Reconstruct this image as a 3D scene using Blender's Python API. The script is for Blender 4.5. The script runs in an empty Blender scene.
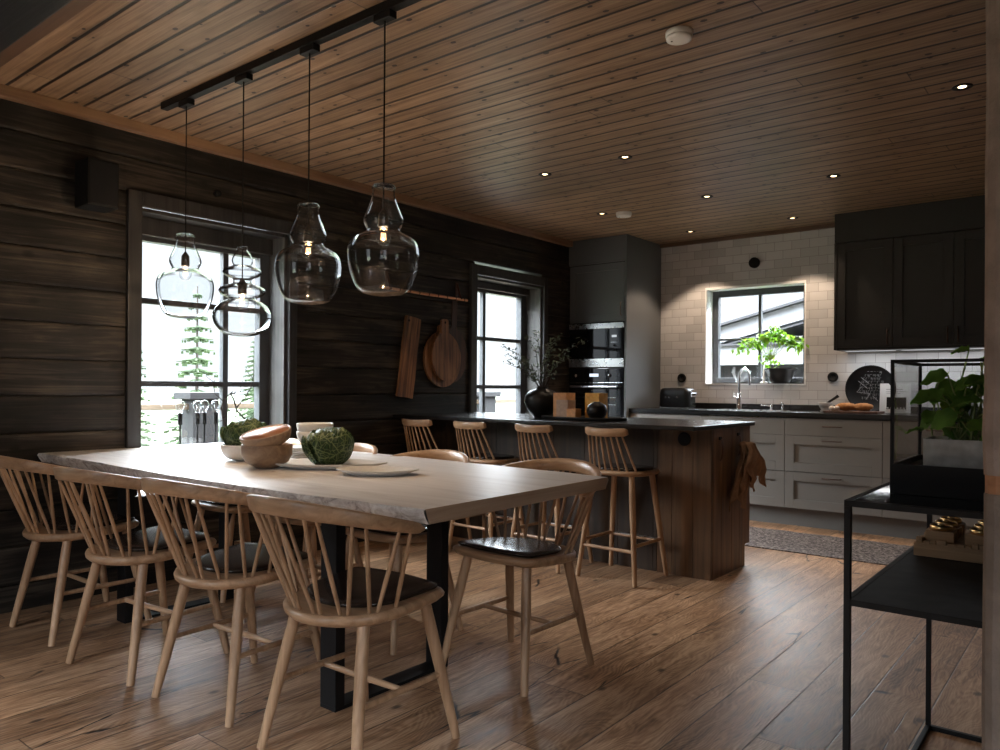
import bpy, bmesh, math, random
from mathutils import Vector, Matrix, noise as mnoise
R = random.Random(7)
C = bpy.context.scene.collection
PI = math.pi
rad = math.radians

# ------------------------------------------------------------------ mesh builder
class MB:
    def __init__(s): s.v = []; s.f = []; s.sm = []
    def add(s, vs, fs, smooth=False):
        o = len(s.v); s.v += [tuple(p) for p in vs]
        s.f += [tuple(i + o for i in f) for f in fs]; s.sm += [smooth] * len(fs)
        return s
    def box(s, x0, x1, y0, y1, z0, z1, b=0.0):
        if b <= 0:
            vs = [(x, y, z) for z in (z0, z1) for y in (y0, y1) for x in (x0, x1)]
            return s.add(vs, [(0, 2, 3, 1), (4, 5, 7, 6), (0, 1, 5, 4), (2, 6, 7, 3), (0, 4, 6, 2), (1, 3, 7, 5)])
        b = min(b, (x1 - x0) * .45, (y1 - y0) * .45, (z1 - z0) * .45)
        bm = bmesh.new()
        bmesh.ops.create_cube(bm, size=1)
        for v in bm.verts:
            v.co = Vector(((x0 + x1) / 2 + v.co.x * (x1 - x0), (y0 + y1) / 2 + v.co.y * (y1 - y0), (z0 + z1) / 2 + v.co.z * (z1 - z0)))
        bmesh.ops.bevel(bm, geom=bm.edges[:], offset=b, segments=2, affect='EDGES', profile=.6)
        bm.verts.index_update()
        s.add([v.co for v in bm.verts], [[v.index for v in f.verts] for f in bm.faces])
        bm.free(); return s
    def tube(s, pts, rs, n=10, cap=True, flat=None):
        pts = [Vector(p) for p in pts]
        if not hasattr(rs, '__len__'): rs = [rs] * len(pts)
        vs = []; fs = []; up = None
        for i, p in enumerate(pts):
            t = (pts[min(i + 1, len(pts) - 1)] - pts[max(i - 1, 0)]).normalized()
            if up is None: up = Vector((0, 0, 1)) if abs(t.z) < .9 else Vector((1, 0, 0))
            a = t.cross(up); a = a.normalized() if a.length > 1e-6 else Vector((1, 0, 0))
            c = a.cross(t).normalized(); up = c
            for k in range(n):
                w = 2 * PI * k / n
                vs.append(p + a * math.cos(w) * rs[i] + c * math.sin(w) * rs[i] * (flat or 1))
        m = len(pts)
        for i in range(m - 1):
            for k in range(n):
                fs.append((i * n + k, i * n + (k + 1) % n, (i + 1) * n + (k + 1) % n, (i + 1) * n + k))
        s.add(vs, fs, True)
        if cap:
            s.add(vs[:n], [tuple(range(n))[::-1]]); s.add(vs[-n:], [tuple(range(n))])
        return s
    def lathe(s, prof, c=(0, 0, 0), n=32, smooth=True, close=False, wob=None):
        vs = []; fs = []
        for r, z in prof:
            for k in range(n):
                a = 2 * PI * k / n
                rr = r * (wob(a, z) if wob else 1)
                vs.append((c[0] + rr * math.cos(a), c[1] + rr * math.sin(a), c[2] + z))
        m = len(prof)
        for i in range(m - 1 + (1 if close else 0)):
            j = (i + 1) % m
            for k in range(n):
                fs.append((i * n + k, i * n + (k + 1) % n, j * n + (k + 1) % n, j * n + k))
        if not close:
            if prof[0][0] > 1e-5: fs.append(tuple(range(n))[::-1])
            if prof[-1][0] > 1e-5: fs.append(tuple(range((m - 1) * n, m * n)))
        return s.add(vs, fs, smooth)
    def prism(s, poly, z0, z1, smooth=False):
        n = len(poly)
        vs = [(x, y, z0) for x, y in poly] + [(x, y, z1) for x, y in poly]
        fs = [(i, (i + 1) % n, (i + 1) % n + n, i + n) for i in range(n)]
        s.add(vs, fs, smooth); s.add(vs, [tuple(range(n))[::-1], tuple(range(n, 2 * n))]); return s
    def loft(s, rings, smooth=True, cap=True):
        n = len(rings[0]); vs = [p for r in rings for p in r]; fs = []
        for i in range(len(rings) - 1):
            for k in range(n):
                fs.append((i * n + k, i * n + (k + 1) % n, (i + 1) * n + (k + 1) % n, (i + 1) * n + k))
        s.add(vs, fs, smooth)
        if cap: s.add(rings[0], [tuple(range(n))[::-1]]); s.add(rings[-1], [tuple(range(n))])
        return s
    def grid(s, fn, nu, nv, smooth=True):
        vs = [fn(i / nu, j / nv) for j in range(nv + 1) for i in range(nu + 1)]
        fs = [(j * (nu + 1) + i, j * (nu + 1) + i + 1, (j + 1) * (nu + 1) + i + 1, (j + 1) * (nu + 1) + i) for j in range(nv) for i in range(nu)]
        return s.add(vs, fs, smooth)
    def xf(s, m, start=0):
        s.v[start:] = [tuple(m @ Vector(p)) for p in s.v[start:]]; return s
    def build(s, name, mat, parent=None, loc=(0, 0, 0), rot=(0, 0, 0), bevel=0, recalc=True):
        me = bpy.data.meshes.new(name); me.from_pydata([tuple(p) for p in s.v], [], s.f)
        me.polygons.foreach_set('use_smooth', s.sm)
        if recalc:
            bm = bmesh.new(); bm.from_mesh(me); bmesh.ops.recalc_face_normals(bm, faces=bm.faces[:]); bm.to_mesh(me); bm.free()
        me.materials.append(mat); me.update()
        o = bpy.data.objects.new(name, me); C.objects.link(o)
        o.location = loc; o.rotation_euler = rot
        if parent: o.parent = parent
        if bevel:
            m = o.modifiers.new('b', 'BEVEL'); m.width = bevel; m.segments = 2; m.limit_method = 'ANGLE'; m.angle_limit = rad(50)
        return o

def tag(o, label=None, cat=None, group=None, kind=None):
    if label: o['label'] = label
    if cat: o['category'] = cat
    if group: o['group'] = group
    if kind: o['kind'] = kind
    return o
def empty(name, loc=(0, 0, 0), rz=0, label=None, cat=None, group=None, kind=None):
    o = bpy.data.objects.new(name, None); C.objects.link(o); o.empty_display_size = .05
    o.location = loc; o.rotation_euler = (0, 0, rz); return tag(o, label, cat, group, kind)
def copy_tree(o, parent=None):
    c = o.copy(); C.objects.link(c); c.parent = parent
    for ch in list(o.children): copy_tree(ch, c)
    return c
def dup(o, loc, rz, label, group=None):
    c = copy_tree(o); c.location = loc; c.rotation_euler = (0, 0, rz); c['label'] = label
    if group: c['group'] = group
    return c
def B(*a, **k): return MB().box(*a, **k)

# ------------------------------------------------------------------ materials
class N:
    def __init__(s, name):
        s.m = bpy.data.materials.new(name); s.m.use_nodes = True
        s.t = s.m.node_tree; s.t.nodes.clear()
        s.out = s.t.nodes.new('ShaderNodeOutputMaterial')
    def n(s, typ, **k):
        q = s.t.nodes.new('ShaderNode' + typ)
        for a, b in k.items(): setattr(q, a, b)
        return q
    def put(s, sock, v):
        if isinstance(v, bpy.types.NodeSocket): s.t.links.new(v, sock)
        elif v is not None:
            if hasattr(v, '__len__') and len(v) == 3 and sock.type == 'RGBA': v = (*v, 1)
            sock.default_value = v
    def math(s, op, a, b=None, c=None, clamp=False):
        q = s.n('Math', operation=op, use_clamp=clamp); s.put(q.inputs[0], a)
        if b is not None: s.put(q.inputs[1], b)
        if c is not None: s.put(q.inputs[2], c)
        return q.outputs[0]
    def coord(s, kind='Object'): return s.n('TexCoord').outputs[kind]
    def mapping(s, v, scale=(1, 1, 1), loc=(0, 0, 0), rot=(0, 0, 0)):
        q = s.n('Mapping'); s.put(q.inputs[0], v); s.put(q.inputs['Scale'], scale); s.put(q.inputs['Location'], loc); s.put(q.inputs['Rotation'], rot); return q.outputs[0]
    def sep(s, v):
        q = s.n('SeparateXYZ'); s.put(q.inputs[0], v); return q.outputs
    def comb(s, x, y, z):
        q = s.n('CombineXYZ')
        for i, a in enumerate((x, y, z)): s.put(q.inputs[i], a)
        return q.outputs[0]
    def noise(s, v, scale=5, detail=3, rough=.5, dist=0, w=None):
        q = s.n('TexNoise'); s.put(q.inputs['Vector'], v); s.put(q.inputs['Scale'], scale); s.put(q.inputs['Detail'], detail)
        s.put(q.inputs['Roughness'], rough); s.put(q.inputs['Distortion'], dist); return q.outputs[0]
    def vor(s, v, scale=5, feature='F1', dim='3D', rnd=1):
        q = s.n('TexVoronoi', feature=feature, voronoi_dimensions=dim); s.put(q.inputs['Vector'], v); s.put(q.inputs['Scale'], scale); s.put(q.inputs['Randomness'], rnd); return q.outputs
    def white(s, v, dim='1D'):
        q = s.n('TexWhiteNoise', noise_dimensions=dim)
        s.put(q.inputs['W'] if dim == '1D' else q.inputs['Vector'], v); return q.outputs[0]
    def ramp(s, f, stops, interp='LINEAR'):
        q = s.n('ValToRGB'); q.color_ramp.interpolation = interp; e = q.color_ramp.elements
        while len(e) < len(stops): e.new(.5)
        for i, (p, c) in enumerate(stops):
            e[i].position = p; e[i].color = (*c, 1) if hasattr(c, '__len__') else (c, c, c, 1)
        s.put(q.inputs[0], f); return q.outputs[0]
    def mix(s, f, a, b, mode='MIX'):
        q = s.n('Mix', data_type='RGBA', blend_type=mode); s.put(q.inputs[0], f); s.put(q.inputs[6], a); s.put(q.inputs[7], b); return q.outputs[2]
    def bump(s, h, strength=.3, dist=.01):
        q = s.n('Bump'); s.put(q.inputs['Strength'], strength); s.put(q.inputs['Distance'], dist); s.put(q.inputs['Height'], h); return q.outputs[0]
    def bsdf(s, col, rough=.5, metal=0, normal=None, spec=.5, **k):
        q = s.n('BsdfPrincipled'); s.put(q.inputs['Base Color'], col); s.put(q.inputs['Roughness'], rough); s.put(q.inputs['Metallic'], metal)
        s.put(q.inputs['Specular IOR Level'], spec)
        if normal is not None: s.put(q.inputs['Normal'], normal)
        for a, b in k.items(): s.put(q.inputs[a.replace('_', ' ')], b)
        s.t.links.new(q.outputs[0], s.out.inputs[0]); return q
def plain(name, col, rough=.5, metal=0, spec=.5, var=.15, vs=12, bump=.0, **k):
    m = N(name); co = m.coord()
    f = m.noise(co, vs, 4)
    c = m.mix(f, [x * (1 - var) for x in col], [min(1, x * (1 + var)) for x in col])
    nrm = m.bump(m.noise(co, vs * 8, 3), bump, .003) if bump else None
    m.bsdf(c, m.math('MULTIPLY_ADD', f, rough * .3, rough * .85), metal, nrm, spec, **k); return m.m
def wood(name, c1, c2, axis=0, rough=.45, scale=1, bump=.15, var=.2, spec=.5, rough_var=.2):
    m = N(name); co = m.coord(); oi = m.n('ObjectInfo').outputs['Random']
    off = m.math('MULTIPLY', oi, 17.)
    sc = [60 * scale] * 3; sc[axis] = 2.6 * scale
    v = m.mapping(co, sc); v = m.n('VectorMath', operation='ADD'); s_ = v
    m.put(s_.inputs[0], m.mapping(co, sc)); m.put(s_.inputs[1], m.comb(off, off, off)); v = s_.outputs[0]
    g = m.noise(v, 1, 5, .6, .6); big = m.noise(m.mapping(co, (3, 3, 3)), 1, 2)
    f = m.math('ADD', m.math('MULTIPLY', g, .75), m.math('MULTIPLY', big, .35))
    c = m.ramp(f, [(.40, c1), (.68, c2)])
    tone = m.math('MULTIPLY_ADD', oi, var, 1 - var / 2)
    c = m.mix(1., c, m.comb(tone, tone, tone), 'MULTIPLY')
    m.bsdf(c, m.math('MULTIPLY_ADD', g, rough_var, rough - rough_var / 2), 0, m.bump(g, bump, .004), spec); return m.m

M = {}
M['oak'] = wood('light_oiled_oak', (.28, .16, .087), (.49, .31, .185), 2, .38, .7, .06)
M['oakx'] = wood('light_oak_rail', (.28, .16, .087), (.49, .31, .185), 0, .34, .7, .06)
M['oakdark'] = wood('brown_oak_cladding', (.060, .030, .014), (.20, .105, .05), 2, .42, .35, .3, .5)
M['oakblack'] = wood('black_stained_cladding', (.014, .009, .007), (.055, .034, .021), 2, .5, .35, .3, .5)  # dark board stain, deepened further to carry the chairs' shade
M['walnutz'] = wood('board_wood', (.045, .018, .008), (.36, .165, .07), 2, .5, .8, .2, .5)
M['walnut2'] = wood('dark_board_wood', (.03, .014, .008), (.13, .055, .03), 2, .5, .9, .2, .5)
M['bowlwood'] = wood('bowl_wood', (.21, .13, .085), (.38, .26, .17), 0, .5, .6, .1)
M['bowlin'] = wood('bowl_inner_wood', (.28, .11, .05), (.40, .17, .08), 0, .5, .6, .1)
M['trimwood'] = wood('pine_trim', (.17, .09, .05), (.27, .16, .09), 1, .5, .6, .1)
M['trimwoodx'] = wood('pine_trim_x', (.09, .05, .03), (.15, .085, .05), 0, .5, .6, .1)
M['rawwood'] = wood('raw_block_wood', (.25, .15, .08), (.45, .30, .17), 0, .6, .9, .3)
M['deckwood'] = wood('deck_wood', (.06, .042, .025), (.11, .08, .05), 1, .7, .6, .3)
M['blackmetal'] = plain('black_powder_metal', (.009, .009, .010), .5, 0, .22, .2, 20, .04)
M['blackmatte'] = plain('black_matte', (.008, .008, .008), .65, 0, .2)
M['leather'] = plain('black_leather', (.020, .013, .011), .24, 0, .6, .3, 25, .02)
M['brownleather'] = plain('brown_leather', (.07, .025, .012), .5, 0, .5)
M['counter'] = plain('black_stone_counter', (.014, .014, .015), .22, 0, .6, .3, 30, .02)
M['greige'] = plain('greige_painted_fronts', (.215, .20, .182), .42, 0, .4, .04, 4)
M['charcoal'] = plain('charcoal_painted_fronts', (.030, .0285, .026), .45, 0, .3, .05, 4)  # the wall cabinets' shade is mixed into this dark paint
M['towerpaint'] = plain('tower_grey_paint', (.10, .103, .106), .40, 0, .45, .05, 4)
M['plinth'] = plain('grey_plinth', (.16, .155, .145), .5, 0, .4, .05, 4)
M['steel'] = plain('brushed_steel', (.62, .62, .63), .28, 1, .5, .08, 30)
M['chrome'] = plain('chrome', (.8, .8, .82), .08, 1, .5, .02, 8)
M['darkchrome'] = plain('smoky_chrome', (.35, .35, .36), .2, 1, .5, .1, 12)
M['copper'] = plain('copper', (.75, .36, .2), .35, 1, .5, .1, 20)
M['brass'] = plain('brass', (.85, .6, .28), .3, 1, .5, .1, 20)
M['bronze'] = plain('bronze_handle', (.10, .06, .045), .4, 1, .5, .1, 20)
M['blackglass'] = plain('black_oven_glass', (.006, .006, .007), .05, 0, .7, .1)
M['white'] = plain('white_plastic', (.86, .86, .86), .4, 0, .4, .03)
M['reveal'] = plain('white_reveal_paint', (.82, .82, .82), .5, 0, .4, .03)
M['stoneware'] = plain('speckled_white_stoneware', (.72, .71, .70), .35, 0, .5, .12, 60)
M['greyware'] = plain('grey_stoneware', (.30, .29, .28), .5, 0, .4, .2, 30)
M['blackware'] = plain('black_ceramic', (.007, .0065, .0065), .38, 0, .25, .3, 20, .05)
M['greyframe'] = plain('dark_grey_window_frame', (.050, .053, .058), .42, 0, .4, .08)
M['slate'] = plain('grey_render', (.010, .010, .011), .8, 0, .3, .5, 60, .3)
M['towel'] = plain('brown_linen', (.27, .17, .11), .95, 0, .1, .3, 40, .5)
M['cloth2'] = plain('grey_towel', (.2, .2, .21), .95, 0, .1, .2, 40, .5)
M['soil'] = plain('soil', (.02, .014, .01), .95, 0, .1, .5, 60, .8)
M['bark'] = plain('dark_bark', (.035, .028, .024), .8, 0, .2, .4, 40, .4)
M['stem'] = plain('green_stem', (.22, .30, .10), .6, 0, .3, .2, 30)
M['zinc'] = plain('zinc_planter', (.62, .63, .64), .5, .15, .5, .55, 32, .1)
M['bread'] = plain('bread_crust', (.42, .20, .08), .8, 0, .2, .8, 35, .8)
M['mushroom'] = plain('pale_garlic', (.62, .52, .44), .6, 0, .3, .3, 30, .2)
M['paper'] = plain('white_print_paper', (.70, .68, .66), .6, 0, .3, .05)
M['chalk'] = plain('white_line_print', (.26, .26, .26), .7, 0, .3, .1)
M['beamend'] = plain('weathered_log_end', (.25, .20, .17), .85, 0, .2, .5, 25, .5)
M['beamend2'] = plain('weathered_log_end_dark', (.16, .13, .11), .85, 0, .2, .5, 25, .5)
M['orangewood'] = wood('orange_spacer_wood', (.22, .10, .045), (.36, .17, .08), 0, .6, 1, .2)
M['terracotta_amber'] = plain('amber_candle_wax', (.90, .40, .09), .5, 0, .4, .5, 45, .3)
M['browncandle'] = plain('brown_candle_wax', (.50, .24, .09), .5, 0, .4, .5, 45, .3)
M['taupecandle'] = plain('taupe_candle_wax', (.34, .22, .15), .5, 0, .4, .4, 45, .3)
M['tanware'] = plain('amber_wood_tray_inlay', (.30, .13, .05), .3, 0, .5, .2, 20)
M['housewall'] = plain('neighbour_house_dark_siding', (.018, .018, .02), .8, 0, .3, .2, 5)
M['houseroof'] = plain('neighbour_house_roof', (.11, .112, .118), .6, 0, .3, .06, 3)

def leafmat(name, a, b, vein, rough=.4, sc=14, tr=.25):
    m = N(name); co = m.coord(); f = m.noise(co, sc, 3)
    c = m.ramp(f, [(.3, a), (.62, b), (.85, vein)])
    q = m.bsdf(c, rough, 0, m.bump(f, .3, .004), .4)
    tl = m.n('BsdfTranslucent'); m.put(tl.inputs[0], c)
    mx = m.n('MixShader'); m.put(mx.inputs[0], tr); m.t.links.new(q.outputs[0], mx.inputs[1]); m.t.links.new(tl.outputs[0], mx.inputs[2])
    m.t.links.new(mx.outputs[0], m.out.inputs[0]); return m.m
M['leafbright'] = leafmat('bright_green_leaf', (.08, .20, .012), (.20, .38, .03), (.34, .52, .08), .4, 20, .5)
M['leaf'] = leafmat('houseplant_leaf', (.08, .22, .04), (.17, .40, .06), (.30, .52, .12), .38, 14, .35)
M['leafdull'] = leafmat('grey_green_leaf', (.05, .075, .05), (.12, .15, .10), (.22, .24, .17), .45, 30, .2)
M['spruce'] = leafmat('spruce_needles', (.016, .030, .012), (.035, .058, .020), (.05, .08, .03), .8, 5, .3)
M['bush'] = leafmat('misty_hillside_growth', (.045, .06, .03), (.08, .10, .055), (.12, .14, .09), .8, 3, .3)

def cabbage_mat():
    m = N('savoy_cabbage'); co = m.coord()
    v = m.vor(co, 45, 'DISTANCE_TO_EDGE')[0]; w = m.vor(co, 16, 'DISTANCE_TO_EDGE')[0]
    e = m.math('MINIMUM', m.math('MULTIPLY', v, 3.), m.math('MULTIPLY', w, 3.4), None, True)
    c = m.ramp(e, [(0, (.22, .27, .13)), (.06, (.09, .14, .045)), (.20, (.014, .040, .010)), (1, (.024, .062, .016))])
    m.bsdf(c, .45, 0, m.bump(e, .8, .006), .4); return m.m
M['cabbage'] = cabbage_mat()
M['cableaf'] = leafmat('cabbage_outer_leaf', (.007, .022, .005), (.02, .055, .010), (.08, .15, .025), .45, 22, .25)

def table_mat():
    m = N('whitewashed_slab'); co = m.coord()
    g = m.noise(m.mapping(co, (1.3, 16, 16)), 1, 6, .62, 1.2); b = m.noise(co, 1.6, 3)
    c = m.ramp(m.math('ADD', m.math('MULTIPLY', g, .7), m.math('MULTIPLY', b, .3)), [(.32, (.50, .45, .42)), (.5, (.74, .70, .67)), (.68, (.85, .82, .80))])
    kn = m.vor(co, 4)[0]; k = m.ramp(kn, [(0, 0), (.03, 0), (.05, 1)])
    c = m.mix(k, (.22, .13, .1), c)
    m.bsdf(c, m.math('MULTIPLY_ADD', g, .15, .24), 0, m.bump(g, .10, .002), .7); return m.m
M['table'] = table_mat()
def edge_mat():
    m = N('live_edge'); co = m.coord()
    g = m.noise(m.mapping(co, (16, 5, 22)), 1, 6, .7, 1.5)
    c = m.ramp(g, [(.3, (.24, .19, .165)), (.44, (.58, .51, .47)), (.62, (.82, .78, .74))])
    m.bsdf(c, .65, 0, m.bump(g, 1.0, .014), .3); return m.m
M['liveedge'] = edge_mat()
M['tableend'] = wood('table_end_wood', (.40, .28, .19), (.60, .46, .34), 1, .55, .7, .15)

def floor_mat():
    m = N('oak_plank_floor'); co = m.coord(); x, y, z = m.sep(co)
    u = m.math('DIVIDE', m.math('SUBTRACT', 3.59, x), .193)
    i = m.math('FLOOR', u); fu = m.math('FRACT', u)
    off = m.math('MULTIPLY', m.white(i), 9.7)
    w = m.math('DIVIDE', m.math('ADD', y, off), 1.9); j = m.math('FLOOR', w); fw = m.math('FRACT', w)
    idv = m.comb(i, j, 3.1); rnd = m.white(idv, '3D')
    sx = m.math('MINIMUM', fu, m.math('SUBTRACT', 1., fu)); sy = m.math('MINIMUM', fw, m.math('SUBTRACT', 1., fw))
    seam = m.math('MINIMUM', m.math('MULTIPLY', sx, 50.), m.math('MULTIPLY', sy, 700.), None, True)
    off2 = m.math('MULTIPLY', rnd, 31.)
    gv = m.comb(m.math('ADD', m.math('MULTIPLY', x, 22.), off2), m.math('ADD', m.math('MULTIPLY', y, 2.2), off2), off2)
    g = m.noise(gv, 1, 6, .65, 1.4)
    fine = m.noise(m.comb(m.math('MULTIPLY', x, 160.), m.math('MULTIPLY', y, 14.), off2), 1, 3, .6, .5)
    cloud = m.noise(m.comb(m.math('MULTIPLY', x, 2.5), m.math('MULTIPLY', y, 1.4), off2), 1, 3)
    rings = m.n('TexWave', wave_type='BANDS', bands_direction='X')
    m.put(rings.inputs['Vector'], m.comb(m.math('ADD', x, m.math('MULTIPLY', m.noise(m.comb(m.math('MULTIPLY', x, 5.), m.math('MULTIPLY', y, 2.2), off2), 1, 2), .32)), 0., 0.))
    m.put(rings.inputs['Scale'], 22.); m.put(rings.inputs['Distortion'], 1.5)
    rg = rings.outputs['Fac'] if 'Fac' in rings.outputs else rings.outputs[1]
    f = m.math('ADD', m.math('ADD', m.math('MULTIPLY', g, .48), m.math('MULTIPLY', fine, .24)), m.math('ADD', m.math('MULTIPLY', cloud, .25), m.math('MULTIPLY', rg, .05)))
    c = m.ramp(f, [(.38, (.11, .056, .029)), (.5, (.33, .19, .108)), (.62, (.56, .37, .235))])
    tone = m.math('MULTIPLY_ADD', rnd, .5, .68)
    c = m.mix(1., c, m.comb(tone, m.math('MULTIPLY', tone, .985), m.math('MULTIPLY', tone, .96)), 'MULTIPLY')
    # cracks filled dark
    cd = m.vor(m.comb(m.math('ADD', m.math('ADD', m.math('MULTIPLY', x, 5.), off2), m.math('MULTIPLY', m.noise(gv, 1, 2), .35)), m.math('ADD', m.math('MULTIPLY', y, .9), off2), 0.), 1, 'DISTANCE_TO_EDGE', '2D')[0]
    mask = m.ramp(m.noise(m.comb(m.math('MULTIPLY', x, 3.), m.math('MULTIPLY', y, 1.7), off2), 1.3, 2), [(.54, 0), (.58, 1)])
    cr = m.math('MULTIPLY', m.ramp(cd, [(0, 1), (.006, 1), (.014, 0)]), mask)
    kn = m.vor(m.comb(m.math('ADD', x, off2), m.math('MULTIPLY', y, .6), 0.), 2.6, 'F1', '2D')[0]
    knot = m.ramp(kn, [(0, 1), (.018, .9), (.045, 0)])
    dark = m.math('MAXIMUM', cr, m.math('MULTIPLY', knot, .8))
    c = m.mix(dark, c, (.012, .009, .008))
    c = m.mix(seam, (.015, .010, .008), c)
    h = m.math('SUBTRACT', m.math('ADD', m.math('MULTIPLY', g, .5), m.math('MULTIPLY', fine, .35)), m.math('ADD', m.math('MULTIPLY', m.math('SUBTRACT', 1., seam), 1.2), m.math('MULTIPLY', cr, .8)))
    m.bsdf(c, m.math('MULTIPLY_ADD', g, .25, .33), 0, m.bump(h, .30, .0025), .32); return m.m
M['floor'] = floor_mat()

def ceil_mat():
    m = N('pine_ceiling_boards'); co = m.coord(); x, y, z = m.sep(co)
    v = m.math('DIVIDE', m.math('SUBTRACT', y, 1.439), .1137); i = m.math('FLOOR', v); fv = m.math('FRACT', v)
    off = m.math('MULTIPLY', m.white(i), 19.)
    w = m.math('DIVIDE', m.math('ADD', x, off), 3.4); j = m.math('FLOOR', w); fw = m.math('FRACT', w)
    rnd = m.white(m.comb(i, j, 1.7), '3D'); o2 = m.math('MULTIPLY', rnd, 23.)
    sv = m.math('MINIMUM', fv, m.math('SUBTRACT', 1., fv)); sw = m.math('MINIMUM', fw, m.math('SUBTRACT', 1., fw))
    groove = m.ramp(sv, [(0, 0), (.045, 0), (.085, 1)])
    butt = m.math('MULTIPLY', sw, 900., None, True)
    g = m.noise(m.comb(m.math('ADD', m.math('MULTIPLY', x, 1.5), o2), m.math('MULTIPLY', y, 42.), o2), 1, 5, .6, 1.)
    kv = m.vor(m.comb(m.math('ADD', x, o2), m.math('MULTIPLY', y, 1.5), 0.), 5.5, 'F1', '2D')
    kd = kv[0]; kr = m.sep(kv[1])[0]
    sz = m.math('MULTIPLY', m.math('GREATER_THAN', kr, .22), m.math('MULTIPLY_ADD', kr, .06, .02))
    knot = m.math('LESS_THAN', kd, sz)
    halo = m.ramp(kd, [(0, 1), (.12, .7), (.30, 0)])
    c = m.ramp(g, [(.28, (.15, .088, .050)), (.5, (.28, .175, .105)), (.72, (.42, .28, .175))])
    tone = m.math('MULTIPLY_ADD', rnd, .32, .82)
    c = m.mix(1., c, m.comb(tone, tone, tone), 'MULTIPLY')
    c = m.mix(m.math('MULTIPLY', halo, .35), c, (.12, .065, .035))
    c = m.mix(knot, c, (.028, .013, .008))
    c = m.mix(m.math('MULTIPLY', groove, butt), (.012, .007, .005), c)
    h = m.math('ADD', m.math('MULTIPLY', groove, 1.), m.math('ADD', m.math('MULTIPLY', g, .08), m.math('MULTIPLY', halo, .3)))
    m.bsdf(c, .45, 0, m.bump(h, .5, .006), .4); return m.m
M['ceiling'] = ceil_mat()

def log_mat(name, a, b, c_, horiz=1, rough=.5):
    m = N(name); co = m.coord(); x, y, z = m.sep(co)
    i = m.math('FLOOR', m.math('DIVIDE', m.math('SUBTRACT', z, .127), .18)); r = m.white(i)
    o2 = m.math('MULTIPLY', r, 40.)
    g = m.noise(m.comb(m.math('MULTIPLY', x, 8.), m.math('ADD', m.math('MULTIPLY', y, 1.1), o2), m.math('MULTIPLY', z, 26.)), 1, 6, .65, 1.6)
    big = m.noise(m.comb(x, m.math('ADD', m.math('MULTIPLY', y, 2.2), o2), m.math('MULTIPLY', z, 5.)), 1, 3)
    kd = m.vor(m.comb(m.math('ADD', y, o2), m.math('MULTIPLY', z, 1.6), 0.), 2.6, 'F1', '2D')[0]
    kn = m.ramp(kd, [(0, 1), (.035, .9), (.09, 0)])
    f = m.math('ADD', m.math('MULTIPLY', g, .6), m.math('MULTIPLY', big, .4))
    c = m.ramp(f, [(.36, a), (.5, b), (.64, c_)])
    t = m.math('MULTIPLY_ADD', r, .7, .6); c = m.mix(1., c, m.comb(t, t, t), 'MULTIPLY')
    c = m.mix(m.math('MULTIPLY', kn, .8), c, (.006, .005, .004))
    m.bsdf(c, m.math('MULTIPLY_ADD', g, .25, rough - .05), 0, m.bump(m.math('SUBTRACT', f, m.math('MULTIPLY', kn, .3)), .45, .01), .3); return m.m
M['log'] = log_mat('dark_stained_logs', (.005, .0042, .0036), (.019, .0152, .012), (.080, .061, .045))
M['casing'] = wood('dark_stained_casing', (.012, .011, .011), (.038, .036, .034), 2, .5, .6, .3)
M['revealplank'] = wood('weathered_reveal_plank', (.03, .029, .028), (.085, .08, .075), 2, .6, .6, .3)
M['beam'] = wood('dark_soffit_beam', (.006, .0065, .008), (.018, .019, .022), 0, .5, .5, .4)

def tile_mat():
    m = N('white_subway_tile'); co = m.coord(); x, y, z = m.sep(co)
    v = m.comb(x, z, 0.)
    q = m.n('TexBrick', offset=.5, offset_frequency=2); m.put(q.inputs['Vector'], v)
    m.put(q.inputs['Color1'], (.56, .545, .54)); m.put(q.inputs['Color2'], (.44, .43, .43)); m.put(q.inputs['Mortar'], (.33, .315, .305))
    m.put(q.inputs['Scale'], 1.); m.put(q.inputs['Mortar Size'], .0022); m.put(q.inputs['Mortar Smooth'], .2); m.put(q.inputs['Bias'], -.2)
    m.put(q.inputs['Brick Width'], .15); m.put(q.inputs['Row Height'], .0765)
    n = m.noise(m.mapping(co, (7, 7, 11)), 1, 2)
    h = m.math('ADD', m.math('MULTIPLY', q.outputs['Fac'], -1.), m.math('MULTIPLY', n, .9))
    m.bsdf(q.outputs['Color'], .25, 0, m.bump(h, .35, .006), .5); return m.m
M['tile'] = tile_mat()
def rug_mat():
    m = N('mottled_woven_rug'); co = m.coord()
    a = m.noise(m.mapping(co, (30, 160, 1)), 1, 3, .7); b = m.noise(co, 60, 4, .7)
    c = m.ramp(m.math('ADD', m.math('MULTIPLY', a, .5), m.math('MULTIPLY', b, .5)), [(.40, (.02, .017, .02)), (.5, (.13, .115, .115)), (.60, (.42, .38, .36))])
    m.bsdf(c, .95, 0, m.bump(a, .7, .006), .1); return m.m
M['rug'] = rug_mat()

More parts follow.
